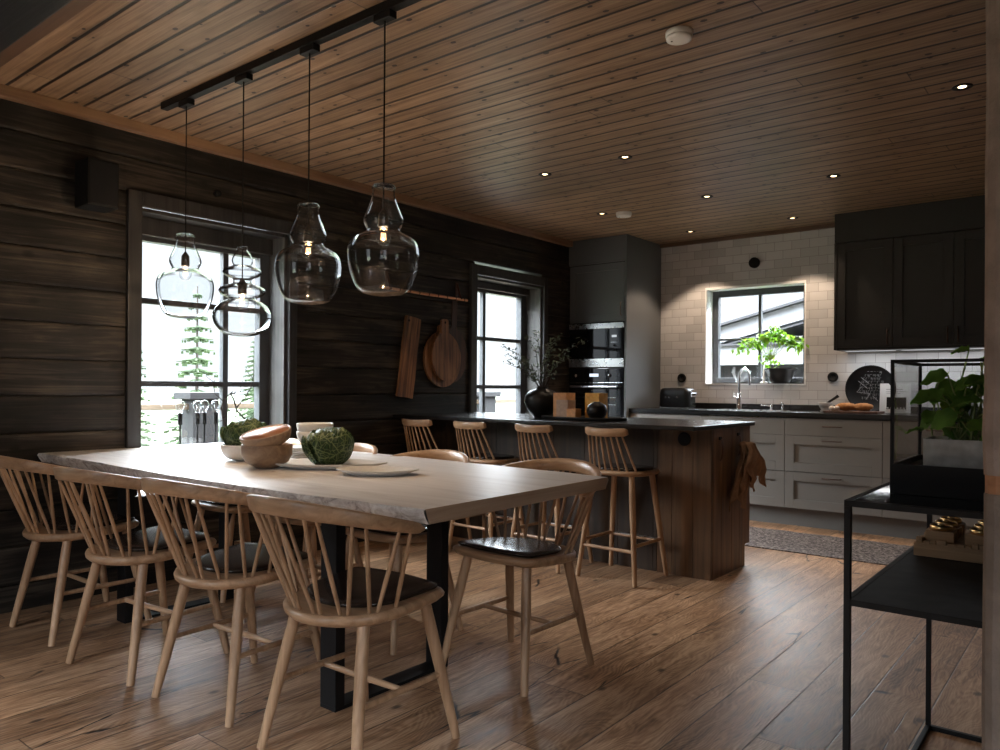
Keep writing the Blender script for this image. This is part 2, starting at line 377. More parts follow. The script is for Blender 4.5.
def thinglass(name, tint=(.95, .96, .97), edge=(.35, .37, .39), blend=.35, gl=1.0, rough=.02):
    m = N(name); lw = m.n('LayerWeight'); m.put(lw.inputs[0], blend)
    fc_ = m.n('LayerWeight'); m.put(fc_.inputs[0], .5)
    sch = m.math('MULTIPLY_ADD', m.math('POWER', fc_.outputs['Facing'], 5.), .9, .045)
    col = m.ramp(lw.outputs['Facing'], [(0, tint), (.72, tint), (.985, edge)])
    t = m.n('BsdfTransparent'); m.put(t.inputs[0], col)
    g = m.n('BsdfGlossy'); m.put(g.inputs['Roughness'], rough); m.put(g.inputs[0], (1, 1, 1))
    mx = m.n('MixShader'); m.put(mx.inputs[0], m.math('MULTIPLY', sch, gl, None, True))
    m.t.links.new(t.outputs[0], mx.inputs[1]); m.t.links.new(g.outputs[0], mx.inputs[2]); m.t.links.new(mx.outputs[0], m.out.inputs[0]); return m.m
M['pane'] = thinglass('window_glass', (.97, .98, .98), (.9, .92, .92), .3, .7)
M['panelglass'] = thinglass('terrarium_glass', (.97, .98, .98), (.85, .88, .88), .3, .8)
M['blown0'] = thinglass('clear_blown_glass', (.955, .965, .97), (.05, .055, .06), .62, 1.3, .03)
def blownglass():
    m = N('clear_blown_glass'); lw = m.n('LayerWeight'); m.put(lw.inputs[0], .5); fac = lw.outputs['Facing']
    t = m.n('BsdfTransparent'); m.put(t.inputs[0], (.95, .96, .965))
    r = m.n('BsdfRefraction'); m.put(r.inputs['IOR'], 1.32); m.put(r.inputs['Roughness'], .03); m.put(r.inputs[0], (.75, .77, .79))
    g = m.n('BsdfGlossy'); m.put(g.inputs['Roughness'], .03)
    a = m.n('MixShader'); m.put(a.inputs[0], m.ramp(fac, [(.46, 0), (.64, 1)])); m.t.links.new(t.outputs[0], a.inputs[1]); m.t.links.new(r.outputs[0], a.inputs[2])
    b = m.n('MixShader'); m.put(b.inputs[0], m.math('MULTIPLY_ADD', m.math('POWER', fac, 4.), .45, .075)); m.t.links.new(a.outputs[0], b.inputs[1]); m.t.links.new(g.outputs[0], b.inputs[2])
    m.t.links.new(b.outputs[0], m.out.inputs[0]); return m.m
M['blown'] = blownglass()
def emit(name, col, st):
    m = N(name); e = m.n('Emission'); m.put(e.inputs[0], col); m.put(e.inputs[1], st); m.t.links.new(e.outputs[0], m.out.inputs[0]); return m.m
M['filament'] = emit('glowing_filament', (1., .55, .2), 6.)
M['downlight'] = emit('downlight_lens', (1., .74, .42), 5.)
M['ledstrip'] = emit('led_strip', (.95, .97, 1.), .5)
M['display'] = emit('oven_display', (.75, .85, 1.), 1.2)
M['clock'] = emit('small_panel_light', (.8, .85, .9), .6)

# ------------------------------------------------------------------ key dimensions
CEIL = 2.4717; YW = 6.757; XT = .634; YT = 6.0866
S = lambda o: tag(o, kind='structure')
# ------------------------------------------------------------------ room shell
S(B(-.3, 6.2, -3.2, YW + .25, -.12, 0).build('floor', M['floor']))
S(B(-.3, 6.2, -3.2, YW + .25, CEIL, CEIL + .15).build('ceiling', M['ceiling']))
# left wall: stacked squared logs with openings
W1 = (1.98, 2.914, .62, 2.035); W2 = (4.73, 5.66, .62, 2.0); W0 = (-.15, .30, .6, 2.1)
mb = MB(); k = -1
while True:
    z0 = .127 + .18 * k; z1 = z0 + .18
    if z0 > CEIL: break
    z0 = max(z0, 0); z1 = min(z1, CEIL); k += 1
    if z1 - z0 < .01: continue
    spans = [(-3.2, YW + .2)]
    for (a, b, c, d) in (W0, W1, W2):
        ns = []
        for (p, q) in spans:
            if z1 > c + .02 and z0 < d - .02 and p < a and q > b:
                ns += [(p, a), (b, q)]
            else: ns.append((p, q))
        spans = ns
    for (p, q) in spans: mb.box(-.24, 0, p, q, z0, z1, .015)
S(mb.build('wall_left', M['log']))
# tiled kitchen wall with window opening
KW = (1.088, 2.0, 1.118, 2.018)
mb = MB()
mb.box(XT, KW[0], YW, YW + .25, 0, CEIL); mb.box(KW[1], 4.3, YW, YW + .25, 0, CEIL)
mb.box(KW[0], KW[1], YW, YW + .25, 0, KW[2]); mb.box(KW[0], KW[1], YW, YW + .25, KW[3], CEIL); mb.box(-.24, XT, YW, YW + .25, 0, CEIL)
S(mb.build('wall_back', M['tile']))
# right wall and the log end beside the camera
S(B(4.07, 4.25, 1.20, YW, 0, CEIL).build('wall_right', M['beamend2']))
post = empty('trim_4', (3.95, 1.06, 0), kind='structure')
def roughbox(x0, x1, y0, y1, z0, z1, amp=.0022):
    m = MB(); nz = max(2, int((z1 - z0) / .05)); rings = []
    for i in range(nz + 1):
        z = z0 + (z1 - z0) * i / nz
        P = []
        for (x, y) in ((x0, y0), (x0 + .012, y0), (x1, y0), (x1, y1), (x0, y1), (x0, y0 + .012)):
            d = mnoise.noise(Vector((x * 9, y * 9, z * 14))) * amp
            P.append((x + d + (.004 if (x, y) == (x0, y0) else 0), y + (.004 if (x, y) == (x0, y0) else 0), z))
        rings.append(P)
    return m.loft(rings, False)
roughbox(0, .20, 0, .14, 0, .964).build('lower_log_end', M['beamend2'], post)
roughbox(0.001, .20, 0.002, .14, .964, .986).build('spacer', M['orangewood'], post)
roughbox(0, .20, 0, .14, .986, CEIL).build('upper_log_end', M['beamend'], post)
# rear part of the room (behind the camera) with a wide window
mb = MB(); RW = (1.5, 2.60, .6, 2.25)
mb.box(0, RW[0], -3.2, -3.0, 0, CEIL); mb.box(RW[1], 6.2, -3.2, -3.0, 0, CEIL); mb.box(RW[0], RW[1], -3.2, -3.0, 0, RW[2]); mb.box(RW[0], RW[1], -3.2, -3.0, RW[3], CEIL)
S(mb.build('wall_rear', M['log']))
mb = MB(); mb.box(6.0, 6.2, -3.0, -1.7, 0, CEIL); mb.box(6.0, 6.2, -.6, 1.06, 0, CEIL); mb.box(6.0, 6.2, -1.7, -.6, 0, .8); mb.box(6.0, 6.2, -1.7, -.6, 2.15, CEIL); S(mb.build('wall_side', M['log']))
mb = MB()
for y in (-1.67, -.63): mb.box(-.03, .03, y - .03, y + .03, .8, 2.15, .004)
for z in (.83, 2.12): mb.box(-.03, .03, -1.7, -.6, z - .03, z + .03, .004)
w6 = empty('window_6', (6.1, 0, 0), kind='structure'); mb.build('window_frame', M['greyframe'], w6)
S(B(4.25, 6.0, 1.06, 1.2, 0, CEIL).build('wall_partition', M['log']))
rwin = empty('window_4', (0, -3.1, 0), kind='structure')
mb = MB()
for x in (RW[0] + .03, RW[1] - .03): mb.box(x - .03, x + .03, -.03, .03, RW[2], RW[3], .004)
for z in (RW[2] + .03, RW[3] - .03): mb.box(RW[0], RW[1], -.03, .03, z - .03, z + .03, .004)
mb.build('window_frame', M['greyframe'], rwin)
# ceiling trims and the dark dropped beam
S(B(0, .055, 1.0, YT, CEIL - .053, CEIL, .006).build('trim_1', M['trimwood']))
S(B(XT, 2.348, YW - .035, YW, CEIL - .034, CEIL, .004).build('trim_2', M['trimwoodx']))
S(B(0, 4.07, 1.135, 1.21, CEIL - .03, CEIL, .004).build('trim_3', M['trimwoodx']))
S(B(0, 6.0, .80, 1.135, 2.415, CEIL, .008).build('trim_5', M['beam']))
S(B(.634, 4.07, 1.2, 1.201, 0, .001).build('baseboard_partition', M['beam'])) if False else None

# ------------------------------------------------------------------ windows on the left wall
def left_window(name, W, gl0, gl1, ztop, vy, hz, zbot=.66):
    y0, y1, z0, z1 = W
    r = empty(name, (0, y0, 0), kind='structure')
    L = lambda y: y - y0
    c = MB()
    c.box(-.004, .028, L(y0) - .075, L(y0), z0 - .05, z1 + .08, .006)
    c.box(-.004, .028, L(y1), L(y1) + .06, z0 - .05, z1 + .08, .006)
    c.box(-.004, .028, L(y0), L(y1), z1, z1 + .08, .006)
    c.build('window_casing', M['casing'], r)
    v = MB()
    v.box(-.235, 0, -.012, .012, z0, z1); v.box(-.235, 0, L(y1) - .022, L(y1), z0, z1)
    v.build('window_reveal', M['revealplank'], r)
    h = MB(); h.box(-.235, -.0, .0, L(y1), z1 - .02, z1)
    h.box(-.21, -.12, .012, L(y1) - .022, ztop, z1 - .02, .006)
    h.build('window_header', M['casing'], r)
    B(-.235, .012, .012, L(y1) - .022, z0, zbot, .004).build('window_sill', M['casing'], r)
    f = MB()
    f.box(-.22, -.16, .012, L(gl0), zbot, ztop, .004); f.box(-.22, -.16, L(gl1), L(y1) - .022, zbot, ztop, .004)
    f.box(-.22, -.16, L(gl0), L(gl1), ztop - .025, ztop, .004); f.box(-.22, -.16, L(gl0), L(gl1), zbot, zbot + .06, .004)
    f.box(-.205, -.165, L(vy) - .018, L(vy) + .018, zbot + .06, ztop - .025, .003)
    for q in hz: f.box(-.204, -.166, L(gl0), L(gl1), q - .016, q + .016, .003)
    f.build('window_frame', M['greyframe'], r)
    B(-.187, -.183, L(gl0) - .01, L(gl1) + .01, zbot + .05, ztop - .02).build('pane', M['pane'], r)
    return r
left_window('window_1', W1, 2.06, 2.825, 1.915, 2.59, (1.556, 1.091))
left_window('window_2', W2, 4.80, 5.56, 1.92, 5.045, (1.50, 1.085))
left_window('window_5', W0, -.07, .22, 2.0, .075, (1.5, 1.05), .65)
# kitchen window
kw = empty('window_3', (KW[0], YW, KW[2]), kind='structure')
w_ = KW[1] - KW[0]; h_ = KW[3] - KW[2]
mb = MB(); mb.box(0, .012, -.006, .14, 0, h_); mb.box(w_ - .012, w_, -.006, .14, 0, h_); mb.box(.012, w_ - .012, -.006, .14, h_ - .022, h_); mb.box(.012, w_ - .012, -.006, .14, 0, .01)
mb.build('window_reveal', M['reveal'], kw)
mb = MB(); F = .055
mb.box(.012, .012 + F, .14, .20, .01, h_ - .022, .003); mb.box(w_ - .012 - F, w_ - .012, .14, .20, .01, h_ - .022, .003)
mb.box(.012 + F, w_ - .012 - F, .14, .20, h_ - .022 - F, h_ - .022, .003); mb.box(.012 + F, w_ - .012 - F, .14, .20, .01, .01 + F, .003)
mb.box(w_ / 2 - .012, w_ / 2 + .012, .15, .19, .01 + F, h_ - .022 - F, .003)
mb.box(.012 + F, w_ - .012 - F, .155, .185, h_ * .47 - .010, h_ * .47 + .010, .003)
mb.build('window_frame', M['greyframe'], kw)
B(.05, w_ - .05, .168, .172, .05, h_ - .06).build('pane', M['pane'], kw)

# ------------------------------------------------------------------ dining table
tb = empty('dining_table', (0, 0, 0), 0, 'long whitewashed slab table with live edge and black steel legs', 'table')
def nearY(x): return 1.468 + .022 * math.sin(x * 2.3 + 1.2) + .012 * mnoise.noise(Vector((x * 5, 0, 0))) + (.02 if x > 2.2 else 0) * (x - 2.2) * 2
def farY(x): return 2.49 + .10 * math.sin(PI * min(1, max(0, (2.6 - x) / 3.4))) + .012 * mnoise.noise(Vector((x * 4, 5, 0)))
top = MB(); nx = 90; X0, X1 = .006, 2.605
def xs(i, skew): return X0 + (X1 - X0 - skew) * i / nx
zt, zb = .75, .7065
ta = [(xs(i, 0), nearY(xs(i, 0)), zt) for i in range(nx + 1)]
tf = [(xs(i, .015), farY(xs(i, 0)), zt) for i in range(nx + 1)]
ba = [(xs(i, 0), nearY(xs(i, 0)) + .014 + .006 * mnoise.noise(Vector((xs(i, 0) * 14, 2, 0))), zb) for i in range(nx + 1)]
bf = [(xs(i, .015), farY(xs(i, 0)) - .014, zb) for i in range(nx + 1)]
for (p, q) in ((ta, tf), (ba, bf)):
    top.add(p + q, [(i, i + 1, nx + 2 + i, nx + 1 + i) for i in range(nx)])
top.add([ta[0], tf[0], bf[0], ba[0]], [(0, 1, 2, 3)])
tbl = top.build('tabletop', M['table'], tb, recalc=False)
for (p, q, nm, sgn) in ((ta, ba, 'live_edge', -1), (tf, bf, 'live_edge', 1)):
    e = MB(); mid1 = []; mid2 = []
    for i in range(nx + 1):
        x = p[i][0]; d = .006 + .007 * mnoise.noise(Vector((x * 22, sgn, 1))); d2 = .004 + .006 * mnoise.noise(Vector((x * 17, sgn, 7)))
        mid1.append((x, p[i][1] + sgn * d, zt - .010)); mid2.append((x, (p[i][1] + q[i][1]) / 2 + sgn * d2, zt - .028))
    rows = [p, mid1, mid2, q]; vs = [v for r in rows for v in r]
    e.add(vs, [(r * (nx + 1) + i, r * (nx + 1) + i + 1, (r + 1) * (nx + 1) + i + 1, (r + 1) * (nx + 1) + i) for r in range(3) for i in range(nx)], True)
    e.build(nm, M['liveedge'], tb)
MB().add([ta[-1], tf[-1], bf[-1], ba[-1]], [(0, 1, 2, 3)]).build('end_grain', M['tableend'], tb)
for x in (1.98, .50):
    for (ya, yb) in ((1.64, 1.68), (2.15, 2.19)):
        B(x, x + .08, ya, yb, .012, .695, .002).build('leg', M['blackmetal'], tb)
    B(x, x + .08, 1.64, 2.19, 0, .012, .002).build('foot_bar', M['blackmetal'], tb)
    B(x, x + .08, 1.60, 2.30, .695, .7063, .001).build('mounting_plate', M['blackmetal'], tb)

# ------------------------------------------------------------------ dining chair (front = +y, origin between the feet)
def make_chair(label, group):
    r = empty('dining_chair', (0, 0, 0), 0, label, 'chair', group)
    # seat outline
    def outline(o=0.0):
        P = []
        for i in range(25):
            a = PI + PI * i / 24
            P.append((math.cos(a) * (.215 - o), -.03 + math.sin(a) * (.203 - o)))
        P += [(.213 - o, .05), (.205 - o, .13 - o * .5), (.198 - o, .155 - o)]
        for i in range(9):
            t = i / 8; P.append(((.178 - o) * (1 - 2 * t), .168 - o + .026 * math.sin(PI * t)))
        P += [(-.198 + o, .155 - o), (-.205 + o, .13 - o * .5), (-.213 + o, .05)]
        return P
    m = MB(); rings = [[(x, y, z) for x, y in outline(o)] for z, o in ((.438, .022), (.442, .012), (.452, .002), (.462, 0), (.470, .004), (.473, .012))]
    m.loft(rings); m.v = [(x, y, z - .011 + .06 * y) for x, y, z in m.v]; m.build('seat', M['oakx'], r)
    legs = []
    for sx in (-1, 1):
        for sy, ty, fy in ((-1, -.125, -.21), (1, .12, .205)):
            a = Vector((sx * .145, ty, .432 + .06 * ty)); b = Vector((sx * .205, fy, 0.004))
            pts = [a.lerp(b, t) for t in (0, .25, .5, .75, 1)]
            MB().tube(pts, [.0175, .0185, .0175, .0155, .0135], 14).build('leg', M['oak'], r); legs.append((a, b))
    at = lambda l, z: l[0].lerp(l[1], (l[0].z - z) / (l[0].z - l[1].z))
    mids = []
    for i in (0, 2):
        a, b = at(legs[i], .205), at(legs[i + 1], .205)
        MB().tube([a, a.lerp(b, .5), b], [.0085, .0105, .0085], 10).build('side_stretcher', M['oak'], r); mids.append(a.lerp(b, .5))
    MB().tube([mids[0], mids[0].lerp(mids[1], .5), mids[1]], [.0085, .0105, .0085], 10).build('cross_stretcher', M['oakx'], r)
    # bent top rail
    def hoop(a): return Vector((.284 * math.sin(a), -.035 - .295 * math.cos(a), 0)), .786 - .27 * (1 - math.cos(a)) * .295
    rings = []; nA = 48
    for i in range(nA + 1):
        t = i / nA; a = rad(-90 + 180 * t); p, zt_ = hoop(a); n = Vector((math.sin(a), -math.cos(a), 0))
        e = min(1, min(t, 1 - t) / .04); e = math.sqrt(max(.05, 1 - (1 - e) ** 2))
        h = (.030 + .020 * math.cos(a * .93)) * e; th = .0115 * (.6 + .4 * e); cz = zt_ - (.030 + .020 * math.cos(a * .93)) / 2
        prof = [(-1, -.82), (-.6, -1), (.6, -1), (1, -.8), (1, .8), (.6, 1), (-.6, 1), (-1, .82)]
        rings.append([tuple(p + n * (q[0] * th + q[1] * h * .10) + Vector((0, 0, cz + q[1] * h / 2))) for q in prof])
    MB().loft(rings).build('top_rail', M['oakx'], r)
    for k in range(7):
        c = -78 + 26 * k
        for s_ in (-1, 1):
            a = rad(c + s_ * 3.6); b = rad((c + s_ * 9.6) * .98)
            p, z_ = hoop(a); top_ = p * .992 + Vector((0, 0, z_ - (.030 + .020 * math.cos(a)) + .004))
            bot = Vector((.190 * math.sin(b), -.035 - .175 * math.cos(b), (.466 - .011 - .006)))
            MB().tube([bot, bot.lerp(top_, .4), top_], [.0058, .0068, .0052], 8).build('spindle', M['oak'], r)
    return r
def make_pad(label, group):
    r = empty('seat_cushion', (0, 0, 0), 0, label, 'cushion', group)
    def ol(o):
        P = []
        for i in range(21):
            a = PI + PI * i / 20; P.append((math.cos(a) * (.176 - o), .0 + math.sin(a) * (.150 - o)))
        P += [(.180 - o, .08 - o * .5), (.182 - o, .135 - o)]
        for i in range(7): P.append(((.166 - o) * (1 - i / 3), .150 - o + .02 * math.sin(PI * i / 6)))
        P += [(-.182 + o, .135 - o), (-.180 + o, .08 - o * .5)]
        return P
    LC = MB().loft([[(x, y, z) for x, y in ol(o)] for z, o in ((.4735, .004), (.477, 0), (.484, 0), (.488, .006), (.4905, .02), (.492, .05), (.493, .10))]); LC.v = [(x, y, z - .010 + .06 * y) for x, y, z in LC.v]; LC.build('leather_cover', M['leather'], r)
    rr = [(x, y, .472 + .06 * y) for x, y in ol(-.001)]; MB().tube(rr + rr[:1], .0026, 6).build('piping', M['leather'], r)
    return r
gN = 'spindle chairs along the near side of the table'; gF = 'spindle chairs along the far side of the table'
ch = make_chair('oak spindle chair nearest the camera, back to the room, at the free table end', gN)
pd = make_pad('black leather cushion on the chair nearest the camera', 'leather seat pads on dining chairs')
near = [((2.290, 1.552), 1.5, None, None),
        ((1.670, 1.548), 4.5, 'oak spindle chair on the near table side, second from the free end', 'black leather cushion on the near-side chair second from the free end'),
        ((1.096, 1.50), 6, 'oak spindle chair on the near table side, third from the free end', 'black leather cushion on the near-side chair third from the free end'),
        ((.452, 1.51), .7, 'leftmost oak spindle chair, near table side, closest to the dark log wall', 'black leather cushion on the leftmost chair by the log wall')]
for (x, y), a, l, lp in near:
    if l is None:
        ch.location = (x, y, 0); ch.rotation_euler = (0, 0, rad(a)); pd.location = (x, y, 0); pd.rotation_euler = (0, 0, rad(a))
    else: dup(ch, (x, y, 0), rad(a), l); dup(pd, (x, y, 0), rad(a), lp)
far = [((2.268, 2.355), 178, 'oak spindle chair facing the camera at the far table corner, glossy black pad', 'glossy black leather pad on the chair facing the camera by the table corner'),
       ((1.605, 2.335), 181, 'oak spindle chair on the far side, only its arched rail above the table end', 'black leather pad on the far-side chair second from the table corner'),
       ((.995, 2.34), 181, 'oak spindle chair on the far side behind the cabbage platter', 'black leather pad on the far-side chair behind the cabbage platter'),
       ((.42, 2.31), 179, 'oak spindle chair on the far side beside the big window', 'black leather pad on the far-side chair beside the big window')]
for (x, y), a, l, lp in far: dup(ch, (x, y, 0), rad(a), l, gF); dup(pd, (x, y, 0), rad(a), lp)

# ------------------------------------------------------------------ bar stools
def make_stool(label):
    r = empty('bar_stool', (0, 0, 0), 0, label, 'bar stool', 'oak bar stools at the island')
    def ol(o):
        P = []
        for i in range(20):
            a = PI + PI * i / 19; c, s_ = math.cos(a), math.sin(a)
            P.append((math.copysign(abs(c) ** .75, c) * (.195 - o), -.0 + math.copysign(abs(s_) ** .7, s_) * (.165 - o)))
        for i in range(12):
            a = PI * i / 11; c, s_ = math.cos(a), math.sin(a)
            P.append((math.copysign(abs(c) ** .6, c) * (.19 - o), .01 + s_ ** .6 * (.165 - o)))
        return P
    MB().loft([[(x, y, z) for x, y in ol(o)] for z, o in ((.592, .02), (.597, .006), (.606, 0), (.616, .002), (.62, .012))]).build('seat', M['oakx'], r)
    legs = []
    for sx in (-1, 1):
        for sy in (-1, 1):
            a = Vector((sx * .125, sy * .11, .598)); b = Vector((sx * .188, sy * .175, .004)); legs.append((a, b))
            MB().tube([a, a.lerp(b, .35), b], [.0165, .0175, .0125], 12).build('leg', M['oak'], r)
    at = lambda l, z: l[0].lerp(l[1], (l[0].z - z) / (l[0].z - l[1].z))
    for (i, j, z) in ((0, 2, .185), (1, 3, .205), (0, 1, .215), (2, 3, .215)):
        MB().tube([at(legs[i], z), at(legs[j], z)], .0095, 10).build('stretcher', M['oakx'], r)
    a, b = at(legs[1], .205), at(legs[3], .205)
    B(a.x + .02, b.x - .02, a.y - .012, a.y + .013, .214, .2165, .0005).build('footrest_plate', M['steel'], r)
    rings = []
    for i in range(17):
        t = i / 16; x = -.135 + .27 * t; y = -.215 + .035 * (2 * t - 1) ** 2
        e = min(1, min(t, 1 - t) / .03); e = math.sqrt(max(.45, 1 - (1 - e) ** 2)); n = Vector((.25 * (2 * t - 1) * -1, -1, 0)).normalized()
        h = .046 * e; zc = .836 + .006 * (2 * t - 1) ** 2
        rings.append([tuple(Vector((x, y, zc)) + n * (q[0] * .0105 + q[1] * .004) + Vector((0, 0, q[1] * h / 2))) for q in ((-1, -.8), (-.5, -1), (.5, -1), (1, -.8), (1, .8), (.5, 1), (-.5, 1), (-1, .8))])
    MB().loft(rings).build('top_rail', M['oakx'], r)
    for k in range(8):
        t = (k + .5) / 8; u = 2 * t - 1
        MB().tube([(u * .172, -.145 + .055 * u * u, .617), (u * .125, -.213 + .030 * u * u, .822)], [.0064, .0052], 8).build('spindle', M['oak'], r)
    return r
st = make_stool('oak bar stool nearest the wooden island end, rightmost of the row')
st.location = (1.865, 3.875, 0); st.rotation_euler = (0, 0, rad(-2))
sp = MB().loft([[(x * .86, y * .86 + .01, z) for x, y in ((math.copysign(abs(math.cos(2 * PI * i / 28)) ** .7, math.cos(2 * PI * i / 28)) * (.19 - o), math.copysign(abs(math.sin(2 * PI * i / 28)) ** .7, math.sin(2 * PI * i / 28)) * (.165 - o)) for i in range(28))] for z, o in ((.6205, .003), (.626, 0), (.632, .004), (.636, .03))]).build('seat_cushion', M['leather'], None, (1.865, 3.875, 0), (0, 0, rad(-2)))
tag(sp, 'dark leather pad on the rightmost bar stool', 'cushion', 'leather pads on the bar stools')
for x, l, lp in ((1.36, 'oak bar stool second from the wooden island end, below the candle tray', 'dark leather pad on the bar stool second from the island end'),
                 (.855, 'oak bar stool third from the wooden island end, below the second window', 'dark leather pad on the bar stool third from the island end'),
                 (.372, 'oak bar stool closest to the log wall, leftmost of the row', 'dark leather pad on the bar stool closest to the log wall')):
    dup(st, (x, 3.875, 0), rad(R.uniform(-3, 2)), l); dup(sp, (x, 3.875, 0), 0, lp)

# ------------------------------------------------------------------ island
isl = empty('kitchen_island', (0, 4.107, 0), 0, 'kitchen island clad in dark boards with brown oak end panel', 'kitchen island')
mb = MB(); x = .02; ws = [.235] * 8
while x < 1.95:
    x2 = min(x + .24, 1.965); mb.box(x, x2 - .002, 0, .022, .0, .855, .002); x = x2
mb.build('front_cladding', M['oakblack'], isl)
mb = MB(); x = 1.967
for w in (.095, .13, .111): mb.box(x, x + w - .0015, -.004, .022, 0, .855, .002); x += w
mb.build('corner_planks', M['oakdark'], isl)
mb = MB(); y = .0
for w in (.14, .15, .12): mb.box(2.281, 2.303, y + .022 if y == 0 else y, y + w - .0015, 0, .855, .002); y += w
mb.box(2.281, 2.303, y, .50, 0, .855, .002)
mb.box(2.281, 2.303, .50, .575, .13, .855, .002)
mb.build('end_panel', M['oakdark'], isl)
B(.02, 2.28, .023, .50, 0, .13, 0).build('plinth', M['blackmatte'], isl)
B(.02, 2.28, .023, .575, .13, .853, 0).build('body', M['charcoal'], isl)
tag(B(0.004, 2.325, 3.82, 4.705, .8555, .880, .003).build('island_worktop', M['counter']), 'thin black stone worktop on the island overhanging the bar stools', 'worktop')
o = empty('power_outlet', (2.139, 4.102, .792), 0, 'round black outlet in the oak end of the island front', 'outlet')
m = MB().lathe([(.038, 0), (.040, .003), (.040, .007), (.034, .009), (.030, .006), (0, .006)], n=28); m.xf(Matrix.Rotation(PI / 2, 4, 'X')); m.build('cover', M['blackmetal'], o)
for i, (yy, zz) in enumerate(((4.215, .785), (4.485, .797))):
    h = empty('leather_hook', (2.303, yy, zz), 0, ('leather strap hook on the island end, the empty one', 'leather strap hook on the island end holding the brown towel')[i], 'hook', 'leather strap hooks')
    m = MB(); m.tube([(0.001, 0, .012), (.016, 0, .0), (.020, 0, -.05), (.014, 0, -.10), (.004, 0, -.115)], [.011, .012, .013, .013, .008], 8, flat=.22)
    m.build('strap', M['brownleather'], h); B(0, .008, -.016, .016, .004, .022, .002).build('mount', M['blackmetal'], h)
# towel hanging from the hook
def towel():
    m = MB()
    def layer(x0, wid, top_, bot, ph, lean):
        def fn(u, v):
            t = v; w = (.028 + (wid) * min(1, t * 2.0) ** .8)
            y = (u - .5) * 2 * w + lean * t + .012 * math.sin(t * 9 + ph)
            fold = .016 * math.sin(u * 17 + ph + t * 2.2) * (1 - .3 * t) + .010 * mnoise.noise(Vector((u * 5, t * 5, ph)))
            z = top_ + (bot - top_) * t + (.04 * math.cos((u - .42) * 5.5) - .02) * t * t
            return (x0 + .022 * math.sin(PI * min(1, t * 1.3)) + fold, y, z)
        m.grid(fn, 26, 26)
    layer(.036, .095, .0, -.33, .4, -.10); layer(.060, .075, .012, -.22, 2.2, .19); layer(.048, .080, .005, -.24, 3.9, .04); layer(.075, .055, .01, -.17, 5.2, -.05)
    m.lathe([(.0, .022), (.022, .016), (.030, 0), (.024, -.02), (0, -.03)], (.036, 0, -.005), 14)
    o = m.build('kitchen_towel', M['towel'], None, (2.303, 4.485, .752), recalc=False)
    s = o.modifiers.new('s', 'SOLIDIFY'); s.thickness = .0035; s.offset = 0
    tag(o, 'crumpled brown linen towel hanging from a hook on the island end', 'towel')
towel()

# ------------------------------------------------------------------ oven tower
tw = empty('oven_tower', (0, YT, 0), 0, 'tall grey cabinet tower with built-in ovens in the corner', 'cabinet')
B(.006, XT - .02, .02, YW - YT - .006, 0, CEIL - .004).build('carcass', M['charcoal'], tw)
B(XT - .020, XT, 0, YW - YT - .005, 0, CEIL - .003, .002).build('side_panel', M['towerpaint'], tw)
B(.006, XT - .021, .0, .02, 2.235, CEIL - .003, .002).build('top_filler', M['towerpaint'], tw)
def shaker(x0, x1, z0, z1, y, mat, parent, name, fr=.06, th=.02, axis='y'):
    m = MB(); g = .0015
    m.box(x0 + g, x0 + fr, y, y + th, z0 + g, z1 - g, .0015); m.box(x1 - fr, x1 - g, y, y + th, z0 + g, z1 - g, .0015)
    m.box(x0 + fr, x1 - fr, y, y + th, z0 + g, z0 + fr, .0015); m.box(x0 + fr, x1 - fr, y, y + th, z1 - fr, z1 - g, .0015)
    m.box(x0 + fr, x1 - fr, y + .014, y + th, z0 + fr, z1 - fr)
    return m.build(name, mat, parent)
def bow_handle(parent, x, y, z, L, mat, vert=False, out=.028):
    h = MB(); pts = []
    if vert:
        pts = [(x, y, z - L / 2), (x, y - out, z - L / 2 + .004), (x, y - out, z + L / 2 - .004), (x, y, z + L / 2)]; 
    else: pts = [(x - L / 2, y, z), (x - L / 2 + .010, y - out, z), (x + L / 2 - .010, y - out, z), (x + L / 2, y, z)]
    h.tube(pts, .0042, 6); return h.build('handle', mat, parent)
d = shaker(.02, .612, 1.690, 2.225, 0, M['towerpaint'], tw, 'cabinet_door', .065); bow_handle(d, .585, 0, 1.80, .12, M['bronze'], True)
d = shaker(.02, .612, .14, .62, 0, M['towerpaint'], tw, 'lower_door', .065)
mw = empty('microwave', (0, YT, 0), 0, 'built-in black microwave with steel trim above the oven', 'microwave')
B(.022, .612, -.004, .019, 1.352, 1.680, .002).build('glass_front', M['blackglass'], mw)
B(.022, .612, -.010, -.004, 1.630, 1.678, .002).build('top_trim', M['steel'], mw)
B(.022, .612, -.010, -.004, 1.274, 1.350, .002).build('bottom_trim', M['steel'], mw)
B(.10, .40, -.0055, -.004, 1.38, 1.575, .0).build('door_window', M['darkchrome'], mw) if False else None
B(.485, .535, -.0058, -.0045, 1.545, 1.565).build('display', M['clock'], mw)
for zz in (1.47, 1.43): 
    m = MB().lathe([(0, .014), (.010, .014), (.012, 0)], n=16); m.xf(Matrix.Translation((.515, -.004, zz)) @ Matrix.Rotation(PI / 2, 4, 'X')); m.build('knob', M['blackmetal'], mw)
B(.475, .545, -.0058, -.0045, 1.495, 1.503).build('button_row', M['darkchrome'], mw)
ov = empty('oven', (0, YT, 0), 0, 'built-in black oven with long steel handle under the microwave', 'oven')
B(.022, .612, -.004, .019, .632, 1.262, .002).build('glass_front', M['blackglass'], ov)
B(.022, .612, -.008, -.004, 1.125, 1.131, .001).build('door_gap_trim', M['darkchrome'], ov)
B(.25, .345, -.0058, -.0045, 1.185, 1.212).build('display', M['display'], ov)
for xx in (.10, .46):
    m = MB().lathe([(0, .018), (.015, .018), (.017, 0)], n=18); m.xf(Matrix.Translation((xx, -.004, 1.195)) @ Matrix.Rotation(PI / 2, 4, 'X')); m.build('knob', M['darkchrome'], ov)
